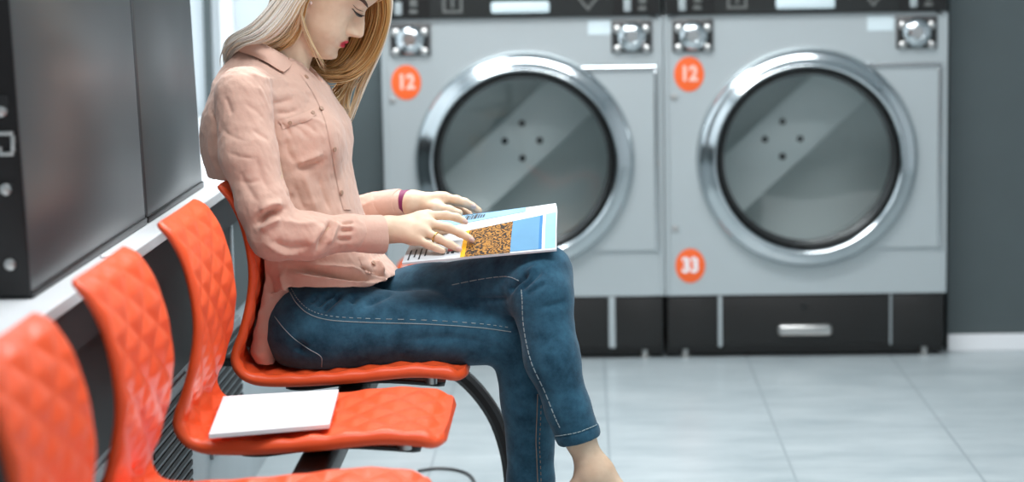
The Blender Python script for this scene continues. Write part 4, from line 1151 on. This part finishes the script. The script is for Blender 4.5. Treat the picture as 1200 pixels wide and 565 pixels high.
def nearP(u, v, lift=0):
    p = (1-u)*(1-v)*nearA+u*(1-v)*nearB+u*v*nearC+(1-u)*v*nearD
    n = np.cross(nearB-nearA, nearD-nearA); n /= np.linalg.norm(n); n = n if n[1] < 0 else -n
    return p+n*(lift+.003*math.sin(PI*v)*(.4+.6*u))
def farP(u, v, lift=0):
    p = (1-u)*(1-v)*nearA+u*(1-v)*nearB+u*v*farF+(1-u)*v*farE
    return p+np.array([0, 0, lift+.010*math.sin(PI*v)])
def patch(name, fn, u0, u1, v0, v1, lift, m, nu=16, nv=8, th=.0, par=None):
    bm = bmesh.new(); g = [[bm.verts.new(fn(u0+(u1-u0)*i/nu, v0+(v1-v0)*j/nv, lift)) for j in range(nv+1)] for i in range(nu+1)]
    for i in range(nu):
        for j in range(nv): bm.faces.new((g[i][j], g[i+1][j], g[i+1][j+1], g[i][j+1]))
    bmesh.ops.recalc_face_normals(bm, faces=bm.faces[:])
    if th:
        k = [[bm.verts.new(fn(u0+(u1-u0)*i/nu, v0+(v1-v0)*j/nv, lift-th)) for j in range(nv+1)] for i in range(nu+1)]
        for i in range(nu):
            for j in range(nv): bm.faces.new((k[i][j], k[i][j+1], k[i+1][j+1], k[i+1][j]))
        for i in range(nu):
            for j in (0, nv): bm.faces.new((g[i][j], g[i+1][j], k[i+1][j], k[i][j]))
        for j in range(nv):
            for i in (0, nu): bm.faces.new((g[i][j], g[i][j+1], k[i][j+1], k[i][j]))
    o = bobj(name, bm, M[m], par or mg, 40); o.matrix_parent_inverse = MINV if par is None else (Matrix.Translation(Vector(mg.location)) @ MINV).inverted()
    return o
n1 = patch('page_block', nearP, 0, 1, 0, 1, 0, 'page', th=.004)
f1 = patch('page_block', farP, 0, 1, .0, 1, 0, 'page', th=.004)
L1 = .0006
patch('picture', nearP, .405, .70, .07, .995, L1, 'pic', par=n1)
patch('picture', nearP, .375, .405, .07, .995, L1, 'yellow_print', 3, 8, par=n1)
patch('picture', nearP, .70, .885, .07, .97, L1, 'blue_print', par=n1)
patch('picture', nearP, .885, .905, .07, .97, L1, 'deep_blue', 2, 8, par=n1)
patch('picture', nearP, .925, .995, .06, .97, L1, 'pale_blue', 4, 8, par=n1)
for k in range(4): patch('text_block', nearP, .03+.035*k, .04+.035*k, .50, .93-.1*(k % 2), L1, 'ink', 2, 4, par=n1)
for k in range(3): patch('text_block', nearP, .25+.03*k, .27+.03*k, .78, .84, L1, 'ink', 2, 2, par=n1)
patch('picture', nearP, .285, .33, .62, .76, L1, 'red_print', 2, 2, par=n1)
patch('picture', farP, .02, .78, .22, .99, L1, 'pale_blue', par=f1)
patch('picture', farP, .30, .66, .68, .99, L1*2, 'blue_print', par=f1)
x0 = .33
for k, (w, h) in enumerate(((.006, .30), (.018, .18), (.006, .26), (.012, .18), (.022, .2), (.012, .18), (.012, .14), (.012, .14))):
    patch('headline', farP, x0, x0+w, .32, .32+h*1.3, L1*2, 'ink', 2, 2, par=f1); x0 += w+.007
# ------------------------------------------------------------------ light
def area(name, loc, rot, sx, sy, power, col=(1, 1, 1)):
    l = bpy.data.lights.new(name, 'AREA'); l.shape = 'RECTANGLE'; l.size = sx; l.size_y = sy; l.energy = power; l.color = col
    o = bpy.data.objects.new(name, l); COL.objects.link(o); o.location = loc; o.rotation_euler = rot; return o
area('ceiling_light', (-.2, 5.3, 2.75), (0, 0, 0), 2.4, .7, 105, (.97, .985, 1))
area('ceiling_light', (.2, 3.4, 2.75), (0, 0, 0), 2.4, .6, 70, (.97, .985, 1))
area('ceiling_light', (-1.0, 6.2, 2.75), (0, 0, 0), .8, 1.4, 30, (.93, .97, 1))
area('front_fill', (.9, -1.2, 1.7), (math.radians(86), 0, 0), 3.6, 1.9, 24, (.97, .985, 1))  # added fill lamp behind the camera to soften the front, no window there
w = bpy.data.worlds.new('world'); SC.world = w; w.use_nodes = True
bg = w.node_tree.nodes['Background']; bg.inputs['Color'].default_value = (.88, .95, 1, 1); bg.inputs['Strength'].default_value = .26
SC.view_settings.view_transform = 'Standard'; SC.view_settings.look = 'None'
SC.view_settings.exposure = -.3; SC.view_settings.gamma = 1; SC.view_settings.use_curve_mapping = False
